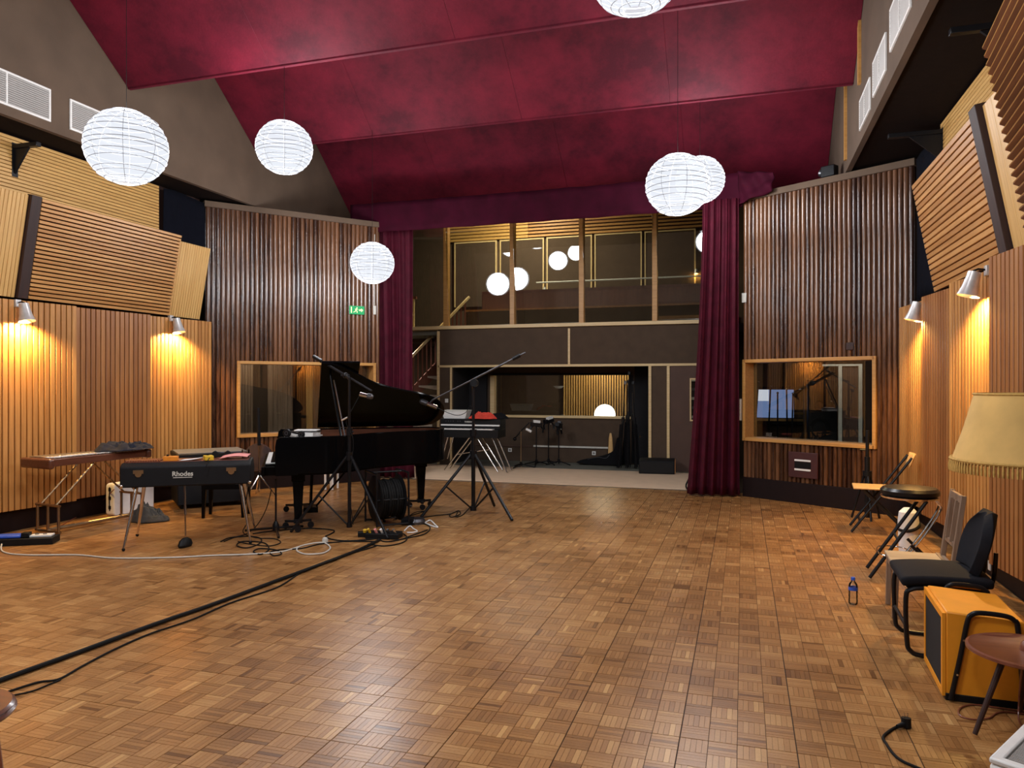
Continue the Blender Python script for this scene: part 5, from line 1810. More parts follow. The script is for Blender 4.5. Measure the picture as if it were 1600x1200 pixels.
# floor tray with blue strip
p = fl(28, 852)
tr = thing('power_tray', 'dark floor tray with blue and white power strips at the left edge', 'power strip', (p.x, p.y + 0.08, 0), math.radians(30))
MB().bb(-0.32, 0.27, -0.10, 0.10, 0, 0.065).build('tray', M['plastic'], tr, bevel=0.006)
MB().bb(-0.29, -0.02, -0.07, 0.06, 0.0655, 0.095).build('blue_block', M['blue'], tr, bevel=0.012)
MB().bb(0.05, 0.24, -0.05, 0.05, 0.0655, 0.085).build('white_strip', M['white'], tr, bevel=0.004)
for x in (0.10, 0.17):
    MB().cyl((x, 0, 0.0855), (x, 0, 0.092), 0.018, 12).build('socket', M['vent_dark'], tr)
MB().bb(-0.02, 0.05, -0.06, 0.02, 0.0656, 0.115).build('plug', M['plastic'], tr, bevel=0.008)

# ---------------------------------------------------------------- stand with round cymbal-like drum behind, beside the keys
p = fl(405, 775)
ms = thing('music_stand', 'black and chrome stand with a dark round drum left of the piano keys', 'stand', (p.x, p.y, 0))
dz = depth(p.x, p.y)
MB().tube([(0, 0, 0.05), (0, 0, 0.70)], 0.011, 8).build('lower_pole', M['chrome'], ms)
MB().tube([(0, 0, 0.70), (-0.02, 0.0, 1.22)], 0.024, 10).build('upper_sleeve', M['blackmetal'], ms)
MB().lathe([(0, -0.05), (0.19, -0.05), (0.20, -0.03), (0.20, 0.03), (0.19, 0.05), (0, 0.05)], 32, (-0.06, 0.06, 0.52), Euler((PI / 2 - 0.2, 0, 0.3)).to_matrix()).build('round_drum', M['dark_post'], ms)
for a in (0.3, 2.4, 4.5):
    MB().tube([(0, 0, 0.30), (0.22 * math.cos(a), 0.22 * math.sin(a), 0.012)], 0.009, 6).build('leg', M['chrome'], ms)
MB().cyl((0, 0, 0.27), (0, 0, 0.33), 0.02, 10).build('collar', M['blackmetal'], ms)
# a straight black stand on a flat base near the piano leg
p = fl(431, 832)
bs = thing('straight_stand', 'short black stand with a three-footed base under the piano keys', 'stand', (p.x, p.y, 0), 0.2)
MB().tube([(0, 0, 0.03), (0, 0, 0.56)], 0.011, 8).build('pole', M['blackmetal'], bs)
for a in (0.0, 2.1, 4.2):
    MB().tube([(0, 0, 0.05), (0.34 * math.cos(a + 3.1), 0.34 * math.sin(a + 3.1), 0.014)], 0.013, 8).build('foot', M['blackmetal'], bs)
MB().lathe([(0.035, 0.0), (0.035, 0.06), (0.015, 0.10), (0, 0.10)], 14, (0, 0, 0.02)).build('hub', M['blackmetal'], bs)

# white stool legs seen under the piano
p = fl(518, 765)
ws = thing('white_stool', 'small white-legged stool standing behind the piano', 'stool', (p.x, p.y, 0), YAW - 0.2)
MB().lathe([(0, 0.40), (0.13, 0.40), (0.14, 0.41), (0.14, 0.43), (0.13, 0.44), (0, 0.44)], 24).build('seat', M['white'], ws)
for lx_, ly_ in ((-0.055, -0.09), (0.055, -0.09), (-0.055, 0.09), (0.055, 0.09)):
    MB().tube([(lx_, ly_, 0.40), (lx_, ly_, 0.01)], 0.017, 8).build('leg', M['white'], ws)

# ---------------------------------------------------------------- cable reel
p = fl(598, 822)
cr = thing('cable_reel', 'black cable drum in a tubular frame under the piano', 'cable reel', (p.x, p.y + 0.12, 0), math.radians(46))
RY = Euler((0, PI / 2, 0)).to_matrix()
for x in (-0.15, 0.13):
    MB().lathe([(0, -0.008), (0.24, -0.008), (0.255, 0.0), (0.24, 0.008), (0, 0.008)], 36, (x, 0, 0.29), RY).build('flange', M['plastic'], cr)
wnd = MB()
for k in range(9):
    wnd.torus((-0.125 + k * 0.029, 0, 0.29), 0.20 - 0.006 * (k % 3), 0.016, 32, 8, RY)
wnd.build('wound_cable', M['rubber'], cr)
MB().cyl((-0.14, 0, 0.29), (0.12, 0, 0.29), 0.175, 24).build('drum_core', M['plastic'], cr)
MB().bb(0.139, 0.143, -0.05, 0.03, 0.36, 0.385).build('maker_plate', M['offwhite'], cr)
for x in (-0.19, 0.17):
    MB().tube(smooth_path([(x, -0.20, 0.015), (x, -0.20, 0.25), (x, -0.19, 0.55), (x, -0.16, 0.58), (x, 0.16, 0.58), (x, 0.19, 0.55), (x, 0.20, 0.25), (x, 0.20, 0.015)], 4), 0.012, 8).build('side_frame', M['blackmetal'], cr)
for y, z in ((-0.20, 0.03), (0.20, 0.03), (0.0, 0.58), (-0.20, 0.30)):
    MB().tube([(-0.19, y, z), (0.17, y, z)], 0.011, 8).build('cross_bar', M['blackmetal'], cr)
MB().tube([(-0.19, 0, 0.29), (0.20, 0, 0.29)], 0.012, 8).tube([(0.20, 0, 0.29), (0.20, -0.12, 0.20), (0.24, -0.12, 0.20)], 0.009, 8).build('axle_crank', M['greymetal'], cr)

# ---------------------------------------------------------------- cables on the floor
def cable(name, label, px, r, mat, cat='cable', z=None, k=8, closed=False, floor_z=0.0):
    pts = []
    for q in px:
        zz = q[2] if len(q) > 2 else r + 0.0012 + floor_z
        pts.append(fl(q[0], q[1], zz))
    return tag(MB().tube(smooth_path(pts, k, closed), r, 8, closed=closed).build(name, mat), label, cat)


cable('thick_cable', 'thick black multicore cable running across the parquet to the left edge', [(-60, 1086), (0, 1063), (120, 1020), (240, 976), (330, 945), (430, 908), (500, 882), (560, 859), (592, 844)], 0.014, M['rubber'])
cable('thin_cable', 'thin black cable wandering beside the thick multicore cable', [(-40, 1100), (18, 1079), (60, 1066), (92, 1061), (130, 1040), (180, 1014), (235, 990), (300, 968), (360, 942), (432, 918), (470, 895), (500, 882, 0.05), (540, 868), (575, 857), (590, 852)], 0.006, M['rubber'])
cable('thin_cable', 'second thin cable ending near the brown stool at the left edge', [(-30, 1094), (16, 1087), (50, 1080), (80, 1068), (95, 1062)], 0.0045, M['rubber'])
cable('white_cable', 'long white mains cable lying in front of the electric piano', [(6, 838, 0.09), (3, 848, 0.03), (5, 862), (40, 867), (120, 867), (180, 872), (270, 871), (330, 868), (390, 866), (440, 862), (478, 851), (505, 848), (516, 856), (505, 864), (480, 866), (466, 862), (464, 857), (470, 853)], 0.007, M['offwhite'])
tag(MB().lathe([(0, 0), (0.028, 0), (0.03, 0.03), (0.02, 0.05), (0, 0.05)], 16, fl(508, 848, 0.001)).build('mains_plug', M['offwhite']), 'white mains plug at the end of the white cable', 'plug')
cable('black_cable', 'black cable looped in two small rings near the electric piano foot', [(345, 846), (360, 840), (392, 838), (408, 842), (404, 850), (385, 856), (370, 852), (380, 846), (412, 848), (420, 858), (408, 866), (396, 862), (406, 857), (430, 859), (440, 865), (428, 868), (422, 863), (436, 859), (470, 857), (500, 850), (540, 846), (585, 846)], 0.006, M['rubber'])
cable('black_cable', 'black cable running from the piano leg to the stage box', [(395, 834), (430, 829), (470, 826), (500, 826), (522, 829), (515, 835), (509, 838), (520, 843), (545, 845), (575, 843), (592, 841)], 0.0065, M['rubber'])
cable('black_cable', 'black cable hanging from the electric piano to the floor loops', [(388, 760, 0.55), (384, 790, 0.3), (386, 815, 0.12), (380, 832, 0.02), (400, 840), (430, 842), (438, 848), (420, 853), (390, 850), (372, 846)], 0.005, M['rubber'])
cable('black_cable', 'black cable dropping beside the short stand', [(424, 765, 0.5), (416, 795, 0.25), (402, 820, 0.06), (385, 834, 0.01), (365, 840), (350, 846)], 0.005, M['rubber'])
cable('black_cable', 'black cable trailing from the reel along the piano tail', [(615, 812), (640, 806), (662, 799), (648, 801, 0.03), (632, 812), (640, 820), (660, 818), (672, 824), (664, 834), (640, 840), (615, 845)], 0.006, M['rubber'])
cable('black_cable', 'black cable curling around the stage box', [(575, 850), (600, 853), (625, 849), (636, 842), (630, 834), (610, 832), (590, 838), (600, 846), (622, 844), (645, 836), (668, 828)], 0.006, M['rubber'])
cable('black_cable', 'black cable coil at the foot of the second boom stand', [(640, 812), (676, 806), (703, 803), (716, 798), (719, 803), (706, 808), (703, 804), (715, 799), (712, 807), (722, 805), (733, 794), (737, 790, 0.05)], 0.006, M['rubber'])
cable('brown_cable', 'brown cable lying on the floor by the vibraphone', [(82, 829), (112, 812), (140, 797, 0.05), (160, 782, 0.15), (178, 765, 0.33)], 0.006, M['redwood'])
p = fl(600, 840)
sb = thing('stage_box', 'black stage box full of coloured plugs at the cable end', 'stage box', (p.x, p.y, 0), math.radians(10))
MB().bb(-0.17, 0.17, -0.09, 0.09, 0, 0.055).build('case', M['plastic'], sb, bevel=0.006)
for k, (x, m_) in enumerate(((-0.13, 'yellow'), (-0.06, 'pink'), (0.0, 'white'), (0.07, 'greymetal'), (0.13, 'chrome'))):
    MB().tube([(x, -0.05, 0.0555), (x - 0.01, -0.08, 0.10)], 0.013, 10).build('plug', M[m_], sb)
p = fl(570, 838)
sb = thing('adapter', 'small black adapter with a yellow plug beside the stage box', 'adapter', (p.x, p.y, 0), 0.5)
MB().bb(-0.07, 0.07, -0.04, 0.04, 0, 0.05).build('case', M['plastic'], sb, bevel=0.006)
MB().cyl((0.0, -0.03, 0.0505), (0.0, -0.04, 0.075), 0.018, 12).build('yellow_plug', M['yellow'], sb)
p = fl(650, 818)
o = thing('equipment_case', 'grey fabric case lying open on the floor by the reel', 'case', (p.x, p.y, 0), 0.4)
MB().lathe([(0, 0), (0.10, 0), (0.105, 0.03), (0.09, 0.06), (0, 0.065)], 24).build('lid', M['greymetal'], o)
MB().bb(-0.16, -0.02, -0.10, 0.06, 0, 0.07).build('pouch', M['black_cloth'], o, bevel=0.01)
cable('white_tie', 'short white cord looped on the floor by the piano tail', [(664, 817), (672, 813), (680, 820), (684, 824), (676, 822), (666, 818)], 0.008, M['white'], 'cord')
cable('white_tie', 'white tie lying in front of the grey case', [(632, 829), (640, 822), (646, 826), (652, 830), (645, 832), (636, 832)], 0.007, M['white'], 'cord')

# ---------------------------------------------------------------- stage keyboard with tub and coat
KM_ = (onY(736, 700, 12.25))
kd = thing('stage_keyboard', 'black stage keyboard on a crossed chrome stand behind the piano', 'keyboard', (onY(735, 700, 12.2).x, 12.2, 0), math.radians(2))
KW = 0.56
MB().bb(-KW, KW - 0.02, 0.02, 0.36, 0.755, 0.935).build('body', M['plastic'], kd, bevel=0.008)
MB().bb(-KW, KW - 0.02, -0.12, 0.36, 0.615, 0.754).build('key_bed', M['plastic'], kd, bevel=0.006)
MB().bb(-KW + 0.01, KW - 0.03, 0.0, 0.0195, 0.815, 0.84).build('pale_strip', M['white'], kd)
mb = MB()
nw = 36
for k in range(nw):
    xk = -KW + 0.04 + k * (2 * KW - 0.16) / nw
    mb.bb(xk, xk + (2 * KW - 0.16) / nw - 0.003, -0.125, -0.0, 0.7545, 0.772)
mb.build('white_keys', M['white'], kd, smooth=False)
mb = MB()
for k in range(nw - 1):
    if k % 7 in (0, 1, 3, 4, 5):
        xk = -KW + 0.04 + (k + 1) * (2 * KW - 0.16) / nw
        mb.bb(xk - 0.007, xk + 0.006, -0.06, -0.001, 0.7725, 0.783)
mb.build('black_keys', M['plastic'], kd, smooth=False)
for k in range(6):
    MB().cyl((-KW + 0.10 + k * 0.045 + (0.04 if k > 3 else 0), 0.012, 0.895), (-KW + 0.10 + k * 0.045 + (0.04 if k > 3 else 0), 0.019, 0.895), 0.010, 10).build('knob', M['greymetal'], kd)
text_mesh('logo_lettering', 'YAMAHA', 0.036, 0.001, M['offwhite'], kd, Matrix.Translation((-0.04, 0.0185, 0.885)) @ Matrix.Rotation(PI / 2, 4, 'X'), 0.0008)
for y in (0.0, 0.30):
    MB().tube([(-0.48, y, 0.027), (-0.02 - 0.0, y, 0.613)], 0.014, 8).build('stand_leg', M['chrome'], kd)
    MB().tube([(0.50, y, 0.027), (0.12, y, 0.613)], 0.014, 8).build('stand_leg', M['chrome'], kd)
    MB().tube([(-0.42, y, 0.613), (-0.54, y, 0.20)], 0.012, 8).build('stand_brace', M['chrome'], kd)
    MB().tube([(0.40, y, 0.613), (0.66, y, 0.025)], 0.014, 8).build('stand_leg', M['chrome'], kd)
MB().tube([(-0.3, 0.15, 0.30), (0.3, 0.15, 0.40)], 0.010, 8).build('stand_brace', M['chrome'], kd)
KMW = Matrix.Translation(kd.location) @ Matrix.Rotation(math.radians(2), 4, 'Z')
tb = thing('plastic_tub', 'white plastic tub standing on the stage keyboard', 'tub', mw=KMW @ Matrix.Translation((-0.32, 0.18, 0.936)))
mb = MB()
ot, ib = [(-0.24, -0.14), (0.24, -0.14), (0.24, 0.14), (-0.24, 0.14)], [(-0.20, -0.11), (0.20, -0.11), (0.20, 0.11), (-0.20, 0.11)]
vs = [(x, y, 0) for x, y in ib] + [(x, y, 0.135) for x, y in ot] + [(x * 0.96, y * 0.94, 0.135) for x, y in ot] + [(x * 0.96, y * 0.94, 0.006) for x, y in ib]
fs = [(3, 2, 1, 0), (12, 13, 14, 15)]
for i in range(4):
    j = (i + 1) % 4
    fs += [(i, j, 4 + j, 4 + i), (4 + i, 4 + j, 8 + j, 8 + i), (8 + i, 8 + j, 12 + j, 12 + i)]
mb.add(vs, fs)
mb.build('basin', M['white'], tb, bevel=0.004)
r_ = MB()
ring(r_, [(x * 1.03, y * 1.05) for x, y in ot], [(x * 0.99, y * 0.98) for x, y in ot], 0.136, 0.150)
r_.build('rim', M['offwhite'], tb)
cloth_lump('red_lined_coat', 'black coat with red lining thrown on the stage keyboard', 'coat', KMW @ Matrix.Translation((0.36, 0.20, 0.937)), 0.30, 0.16, 0.15, M['black_cloth'], 8, 0.5)
cloth_lump('red_scarf', 'red cloth lying on the black coat', 'scarf', KMW @ Matrix.Translation((0.22, 0.02, 0.94)) @ Matrix.Rotation(0.12, 4, 'Z'), 0.26, 0.06, 0.12, M['red_cloth'], 3, 0.5)

# small microphone stands on the stage
for k, (lab, px, py, h, m_, hd) in enumerate((('slim brass coloured low stand left of the clamp cluster', 814, 731, 0.70, 'brass', 0), ('low black stand with a white clamp, left in the cluster', 838, 727, 0.76, 'blackmetal', 1),
                                             ('low black stand with a white clamp, middle of the cluster', 857, 725.5, 0.82, 'blackmetal', 2), ('low black stand with hanging clips, right in the cluster', 873, 726, 0.72, 'blackmetal', 3))):
    p = fl(px, py)
    t = thing('low_microphone_stand', lab, 'microphone stand', (p.x, p.y, 0.013 if p.y < 13.15 else 0), 0.5 * k, group='low stands on the stage')
    MB().tube([(0, 0, 0.02), (0, 0, h)], 0.011, 8).build('pole', M[m_], t)
    for a in (0.2, 2.3, 4.4):
        MB().tube([(0, 0, 0.07), (0.27 * math.cos(a), 0.27 * math.sin(a), 0.012)], 0.011, 6).build('leg', M['blackmetal'], t)
    MB().cyl((0, 0, 0.04), (0, 0, 0.11), 0.024, 10).build('collar', M['blackmetal'], t)
    if hd == 0:
        MB().tube([(-0.12, 0.0, h - 0.16), (0.02, 0, h + 0.0), (0.16, 0.02, h + 0.14)], 0.012, 8).build('boom_arm', M['blackmetal'], t)
        MB().ball((-0.12, 0, h - 0.17), 0.035, 10, 8).build('counterweight', M['blackmetal'], t)
        MB().tube([(0.10, 0, h + 0.02), (0.20, 0.0, h - 0.03)], 0.024, 8).build('microphone', M['white'], t)
    else:
        a = (0, 0.1, -0.2, 0.4)[hd]
        MB().box((0, 0, h + 0.02), (0.22, 0.09, 0.08), rot=(0, a, 0)).build('clamp', M['blackmetal'], t, bevel=0.006)
        MB().box((0.0, -0.03, h + 0.075), (0.13, 0.07, 0.05), rot=(0, a, 0)).build('clamp_tag', M['white'] if hd < 3 else M['greymetal'], t, bevel=0.004)
        for sx in (-1, 1):
            MB().tube([(sx * 0.06, 0, h + 0.01), (sx * 0.13, -0.01, h - 0.07), (sx * 0.12, -0.02, h - 0.14)], 0.02, 6).build('hanging_clip', M['blackmetal'], t)
        MB().ball((0.03, -0.035, h - 0.04), 0.018, 8, 6).build('wing_nut', M['chrome'], t)

# gig bag, leaning stands, wedge box
p = fl(935, 727)
gb = thing('gig_bag', 'black padded gig bag slumped on the floor of the recess', 'gig bag', (p.x, p.y + 0.1, 0.013))
gp = [(-0.40, 0.05), (-0.2, 0.10), (0.05, 0.16), (0.20, 0.22), (0.30, 0.30), (0.36, 0.52), (0.40, 0.44), (0.42, 0.2), (0.42, 0.02), (0.1, 0.0), (-0.25, 0.0), (-0.40, 0.02)]
gpp = [(q.x, q.y) for q in smooth_path([(x, y, 0) for x, y in gp], 3, True)]
MB().prism([(x, max(0, z)) for x, z in gpp], -0.12, 0.12, lambda x, z, t_: (x, t_ * (1.1 - 0.4 * z), z)).build('bag', M['black_cloth'], gb, bevel=0.03, seg=3)
MB().tube(smooth_path([(-0.2, -0.13, 0.10), (0.0, -0.15, 0.14), (0.15, -0.14, 0.13), (0.22, -0.13, 0.2)]), 0.006, 6).build('zip', M['greymetal'], gb)
tp = thing('wooden_board', 'small tan wooden slip leaning behind the gig bag', 'board', (onY(954, 690, 14.2).x, 14.2, 0))
MB().lathe([(0.0, 0.0), (0.06, 0.02), (0.07, 0.25), (0.05, 0.50), (0.025, 0.60), (0, 0.61)], 16).build('wooden_slip', M['beech'], tp, mw=Matrix.Diagonal((0.7, 0.25, 1, 1)))
SL = ['folded black stand at the left of the leaning bundle', 'folded black stand with a chrome rod, second from left in the bundle', 'tallest folded black stand in the leaning bundle',
      'folded stand with a bright chrome rod in the bundle', 'folded black stand at the right of the leaning bundle']
for k in range(5):
    px = 970 + 7.0 * k
    p = fl(px - 3 + 2 * (k % 2), 733 - (k % 2) * 6)
    h = (1.60, 1.62, 1.78, 1.66, 1.60)[k]
    t = thing('folded_stand', SL[k], 'stand', (p.x, p.y, 0.013), group='folded stands leaning in the recess')
    dx = 0.03 * (2 - k)
    MB().tube([(0, 0, 0.02), (dx, 0.10, h * 0.55)], 0.022, 8).build('lower_pole', M['blackmetal'], t)
    MB().tube([(dx, 0.10, h * 0.55), (dx * 1.5, 0.17, h)], 0.011, 8).build('upper_rod', M['chrome'] if k in (1, 3) else M['blackmetal'], t)
    for a in (0.5, 2.6, 4.7):
        MB().tube([(dx * 0.5 + 0.02 * math.cos(a), 0.05 + 0.02 * math.sin(a), h * 0.5), (0.045 * math.cos(a), 0.045 * math.sin(a), 0.012)], 0.010, 6).build('folded_leg', M['blackmetal'], t)
    MB().cyl((dx, 0.10, h * 0.53), (dx, 0.105, h * 0.58), 0.03, 10).build('collar', M['blackmetal'], t)
    MB().box((dx * 1.5, 0.17, h - 0.04), (0.05, 0.04, 0.06)).build('head', M['greymetal'] if k in (0, 3) else M['blackmetal'], t, bevel=0.005)
p = fl(1026, 741)
wb = thing('stage_monitor', 'low charcoal monitor box on the carpet beside the stage door', 'loudspeaker', (p.x, p.y + 0.06, 0.013), math.radians(4))
MB().prism([(-0.14, 0.0), (0.16, 0.0), (0.16, 0.25), (-0.05, 0.25), (-0.14, 0.22)], -0.30, 0.30, lambda y, z, t_: (t_, y, z)).build('cabinet', M['tolex'], wb, bevel=0.01)
MB().bb(-0.28, 0.28, -0.146, -0.141, 0.02, 0.20).build('grille', M['amp_grille'], wb)
MB().bb(0.301, 0.312, -0.13, 0.15, 0.01, 0.24).build('side_panel', M['oak_red_shaded'], wb)

# ---------------------------------------------------------------- right-hand side: chairs, stool, amplifier, lamp
# wooden folding chair
fc = thing('folding_chair', 'black folding chair with beech seat and backrest near the dark corner', 'chair', (1.36, 8.60, 0), math.radians(-95), group='seats along the right wall')
# local: x to the sitter's left... chair faces local -y
for x in (-0.19, 0.19):
    MB().tube([(x, -0.26, 0.012), (x, 0.02, 0.40), (x, 0.30, 0.80)], 0.013, 8).build('long_leg', M['blackmetal'], fc)
    MB().tube([(x * 0.88, 0.28, 0.012), (x * 0.88, -0.16, 0.46)], 0.013, 8).build('rear_leg', M['blackmetal'], fc)
for y, z in ((0.23, 0.06), (-0.18, 0.12)):
    MB().tube([(-0.18, y, z), (0.18, y, z)], 0.010, 8).build('cross_bar', M['blackmetal'], fc)
MB().bb(-0.19, 0.19, -0.24, 0.14, 0.455, 0.475).build('seat', M['beech'], fc, bevel=0.008)
MB().grid(lambda u, v: Vector((-0.20 + 0.40 * u, 0.27 + 0.05 * v + 0.03 * math.sin(u * PI), 0.70 + 0.13 * v)), 10, 3).build('backrest', M['beech'], fc, solid=0.012)

# black light stand in the corner behind it
p = Vector((1.36, 9.28, 0))
ls = thing('light_stand', 'black collapsed stand standing in the right dark corner', 'stand', p)
MB().tube([(0, 0, 0.03), (0, 0, 0.72)], 0.030, 10).build('lower_pole', M['blackmetal'], ls)
MB().tube([(0, 0, 0.72), (0, 0, 1.02)], 0.019, 10).build('upper_pole', M['blackmetal'], ls)
MB().cyl((0, 0, 0.5), (0, 0, 0.56), 0.05, 12).build('collar', M['blackmetal'], ls)
for a in (0.6, 2.7, 4.8):
    MB().tube([(0.03 * math.cos(a), 0.03 * math.sin(a), 0.53), (0.17 * math.cos(a), 0.17 * math.sin(a), 0.012)], 0.013, 8).build('leg', M['blackmetal'], ls)
MB().tube([(0, 0, 0.80), (-0.08, 0, 0.80)], 0.008, 6).build('knob', M['blackmetal'], ls)

# folding bar stool
bs = thing('bar_stool', 'folding bar stool with a round black padded seat and chrome legs', 'stool', (1.28, 6.62, 0), math.radians(-95), group='seats along the right wall')
MB().lathe([(0, 0.655), (0.19, 0.655), (0.212, 0.672), (0.215, 0.70), (0.195, 0.722), (0.10, 0.733), (0, 0.735)], 36).build('cushion', M['seat_black'], bs)
MB().lathe([(0.13, 0.640), (0.208, 0.640), (0.214, 0.655), (0.13, 0.655)], 36).build('seat_ring', M['chrome'], bs)
for x in (-0.17, 0.17):
    MB().tube([(x, -0.30, 0.012), (x * 0.95, 0.10, 0.64)], 0.014, 8).build('front_leg', M['blackmetal'], bs)
    MB().tube(smooth_path([(x * 0.8, 0.26, 0.012), (x * 0.8, 0.02, 0.26), (x * 0.8, 0.0, 0.28)], 3), 0.012, 8).build('rear_leg', M['blackmetal'], bs)
for x in (-0.06, 0.06):
    MB().tube(smooth_path([(x, -0.04, 0.16), (x, 0.10, 0.36), (x, 0.20, 0.54), (x, 0.205, 0.60), (x, 0.16, 0.645)], 4), 0.010, 8).build('support_tube', M['chrome'], bs)
MB().tube([(-0.17, -0.10, 0.325), (0.17, -0.10, 0.325)], 0.010, 8).build('cross_bar', M['blackmetal'], bs)
MB().tube(smooth_path([(-0.20, -0.18, 0.20), (-0.10, -0.23, 0.20), (0.10, -0.23, 0.20), (0.20, -0.18, 0.20), (0.20, -0.06, 0.20), (0.10, 0.0, 0.20), (-0.10, 0.0, 0.20), (-0.20, -0.06, 0.20)], 4, True), 0.006, 6, closed=True).build('foot_ring', M['chrome'], bs)
# white roll behind
p = Vector((1.40, 7.30, 0))
wr = thing('white_canister', 'white upright canister with a black strap behind the bar stool', 'canister', p, group=None)
MB().lathe([(0, 0.0), (0.068, 0.0), (0.075, 0.02), (0.085, 0.34), (0.075, 0.42), (0.04, 0.455), (0, 0.46)], 28).build('body', M['white'], wr)
MB().torus((0, 0, 0.30), 0.088, 0.014, 32, 8, Euler((0.35, -0.3, 0)).to_matrix()).build('strap', M['rubber'], wr)
# a white socket hanging at the kickboard
plate('wall_socket', 'small pale socket at the right kickboard behind the stool', 'socket', (XR + 0.0595, 6.75, 0.11), (0, -1, 0), 0.05, 0.075, M['offwhite'])

# worn wooden chair (faces the middle of the hall)
wc = thing('wooden_chair', 'worn grey-brown wooden chair with a slatted back', 'chair', (1.17, 5.60, 0), math.radians(-93), group='seats along the right wall')
# local: sitter faces -y ; x spans the width
for x in (-0.17, 0.17):
    MB().bar((x, -0.20, 0.0), (x, -0.19, 0.355), 0.032, 0.032, 0.036, 0.036).build('front_leg', M['oldwood'], wc, bevel=0.003)
    MB().bar((x, 0.17, 0.0), (x, 0.14, 0.38), 0.032, 0.036).bar((x, 0.14, 0.375), (x * 0.97, 0.20, 0.83), 0.032, 0.036, 0.030, 0.03).build('back_post', M['oldwood'], wc, bevel=0.003)
MB().bb(-0.20, 0.20, -0.22, 0.15, 0.356, 0.374).build('seat', M['oldwood_seat'], wc, bevel=0.005)
MB().bb(-0.205, 0.205, 0.100, 0.122, 0.3745, 0.380).build('seat_batten', M['oldwood'], wc)
MB().bb(-0.16, 0.16, -0.205, -0.185, 0.30, 0.355).build('front_apron', M['oldwood'], wc)
for x in (-0.17, 0.17):
    MB().bb(x - 0.01, x + 0.01, -0.18, 0.12, 0.31, 0.355).build('side_apron', M['oldwood'], wc)
MB().bar((-0.16, 0.196, 0.80), (0.16, 0.196, 0.80), 0.024, 0.05).build('top_rail', M['oldwood'], wc, bevel=0.003)
MB().bar((-0.16, 0.158, 0.50), (0.16, 0.158, 0.50), 0.022, 0.035).build('lower_rail', M['oldwood'], wc, bevel=0.003)
for x in (-0.07, 0.07):
    MB().bar((x, 0.159, 0.51), (x, 0.194, 0.785), 0.05, 0.014).build('back_slat', M['oldwood'], wc, bevel=0.002)

# black upholstered chair on a tubular sled frame
bc = thing('upholstered_chair', 'charcoal upholstered chair on a black tubular sled frame', 'chair', (1.12, 4.90, 0), math.radians(-92), group='seats along the right wall')
def pad(nm, fn, parent):
    return MB().grid(fn, 20, 12).build(nm, M['seat_cloth'], parent, solid=0.055, ang=80, bevel=0.02, seg=3)
pad('seat_cushion', lambda u, v: Vector(((u - 0.5) * 0.46, (v - 0.5) * 0.46 - 0.02, 0.445 + 0.02 * math.sin(u * PI) * math.sin(v * PI) - 0.02 * (1 - v) ** 4)), bc)


def back_fn(u, v):
    w_ = 0.42 * (0.80 + 0.20 * math.sin(v * PI)) * (1 - 0.55 * v ** 5)
    return Vector(((u - 0.5) * w_, 0.16 + 0.09 * v + 0.05 * (0.5 - abs(u - 0.5)) * 0 - 0.04 * (2 * u - 1) ** 2, 0.48 + 0.33 * v))


pad('backrest', back_fn, bc)
MB().bb(-0.20, 0.20, -0.22, 0.17, 0.385, 0.416).build('seat_pan', M['plastic'], bc, bevel=0.01)
for x in (-0.215, 0.215):
    MB().tube(smooth_path([(x, 0.16, 0.40), (x, -0.10, 0.40), (x, -0.20, 0.385), (x, -0.225, 0.33), (x, -0.22, 0.10), (x, -0.20, 0.035), (x, -0.12, 0.014), (x, 0.22, 0.014)], 5), 0.0135, 8).build('sled_frame', M['blackmetal'], bc)
MB().tube([(-0.215, 0.22, 0.014), (0.215, 0.22, 0.014)], 0.0135, 8).build('rear_floor_bar', M['blackmetal'], bc)
MB().tube([(-0.215, -0.222, 0.17), (0.215, -0.222, 0.17)], 0.011, 8).build('front_cross_bar', M['blackmetal'], bc)
for x in (-0.10, 0.10):
    MB().tube(smooth_path([(x, 0.10, 0.395), (x, 0.20, 0.40), (x, 0.235, 0.46), (x, 0.245, 0.60)], 4), 0.012, 8).build('back_support', M['blackmetal'], bc)
MB().tube([(0.236, -0.02, 0.43), (0.236, 0.14, 0.425)], 0.010, 8).build('side_trim', M['chrome'], bc)

# orange amplifier
am = thing('guitar_amplifier', 'orange guitar amplifier with black tubular tilt-back legs', 'amplifier', (1.15, 4.27, 0), math.radians(-3))
AX0, AX1, AY0, AY1 = -0.20, 0.145, -0.17, 0.34
AH = 0.435
MB().prism([(AX0 + 0.012, 0.02), (AX1, 0.02), (AX1, AH - 0.02), (AX0 + 0.012, AH)], AY0, AY1, lambda x, z, t_: (x, t_, z)).build('cabinet', M['orange'], am, bevel=0.008)
MB().bb(AX0, AX0 + 0.011, AY0 + 0.03, AY1 - 0.03, 0.05, AH - 0.04).build('grille', M['amp_grille'], am, bevel=0.003)
for (y0, y1, z0, z1) in ((AY0, AY0 + 0.03, 0.02, AH - 0.01), (AY1 - 0.03, AY1, 0.02, AH - 0.01), (AY0 + 0.03, AY1 - 0.03, 0.02, 0.05), (AY0 + 0.03, AY1 - 0.03, AH - 0.04, AH - 0.01)):
    MB().bb(AX0 - 0.004, AX0 + 0.011, y0, y1, z0, z1).build('grille_surround', M['orange'], am)
for ya, yb in ((AY0 - 0.004, AY0 + 0.04), (AY1 - 0.04, AY1 + 0.004)):
    MB().bb(AX0 + 0.01, AX1 + 0.004, ya, yb, 0.0, 0.035).build('base_edge', M['plastic'], am, bevel=0.003)
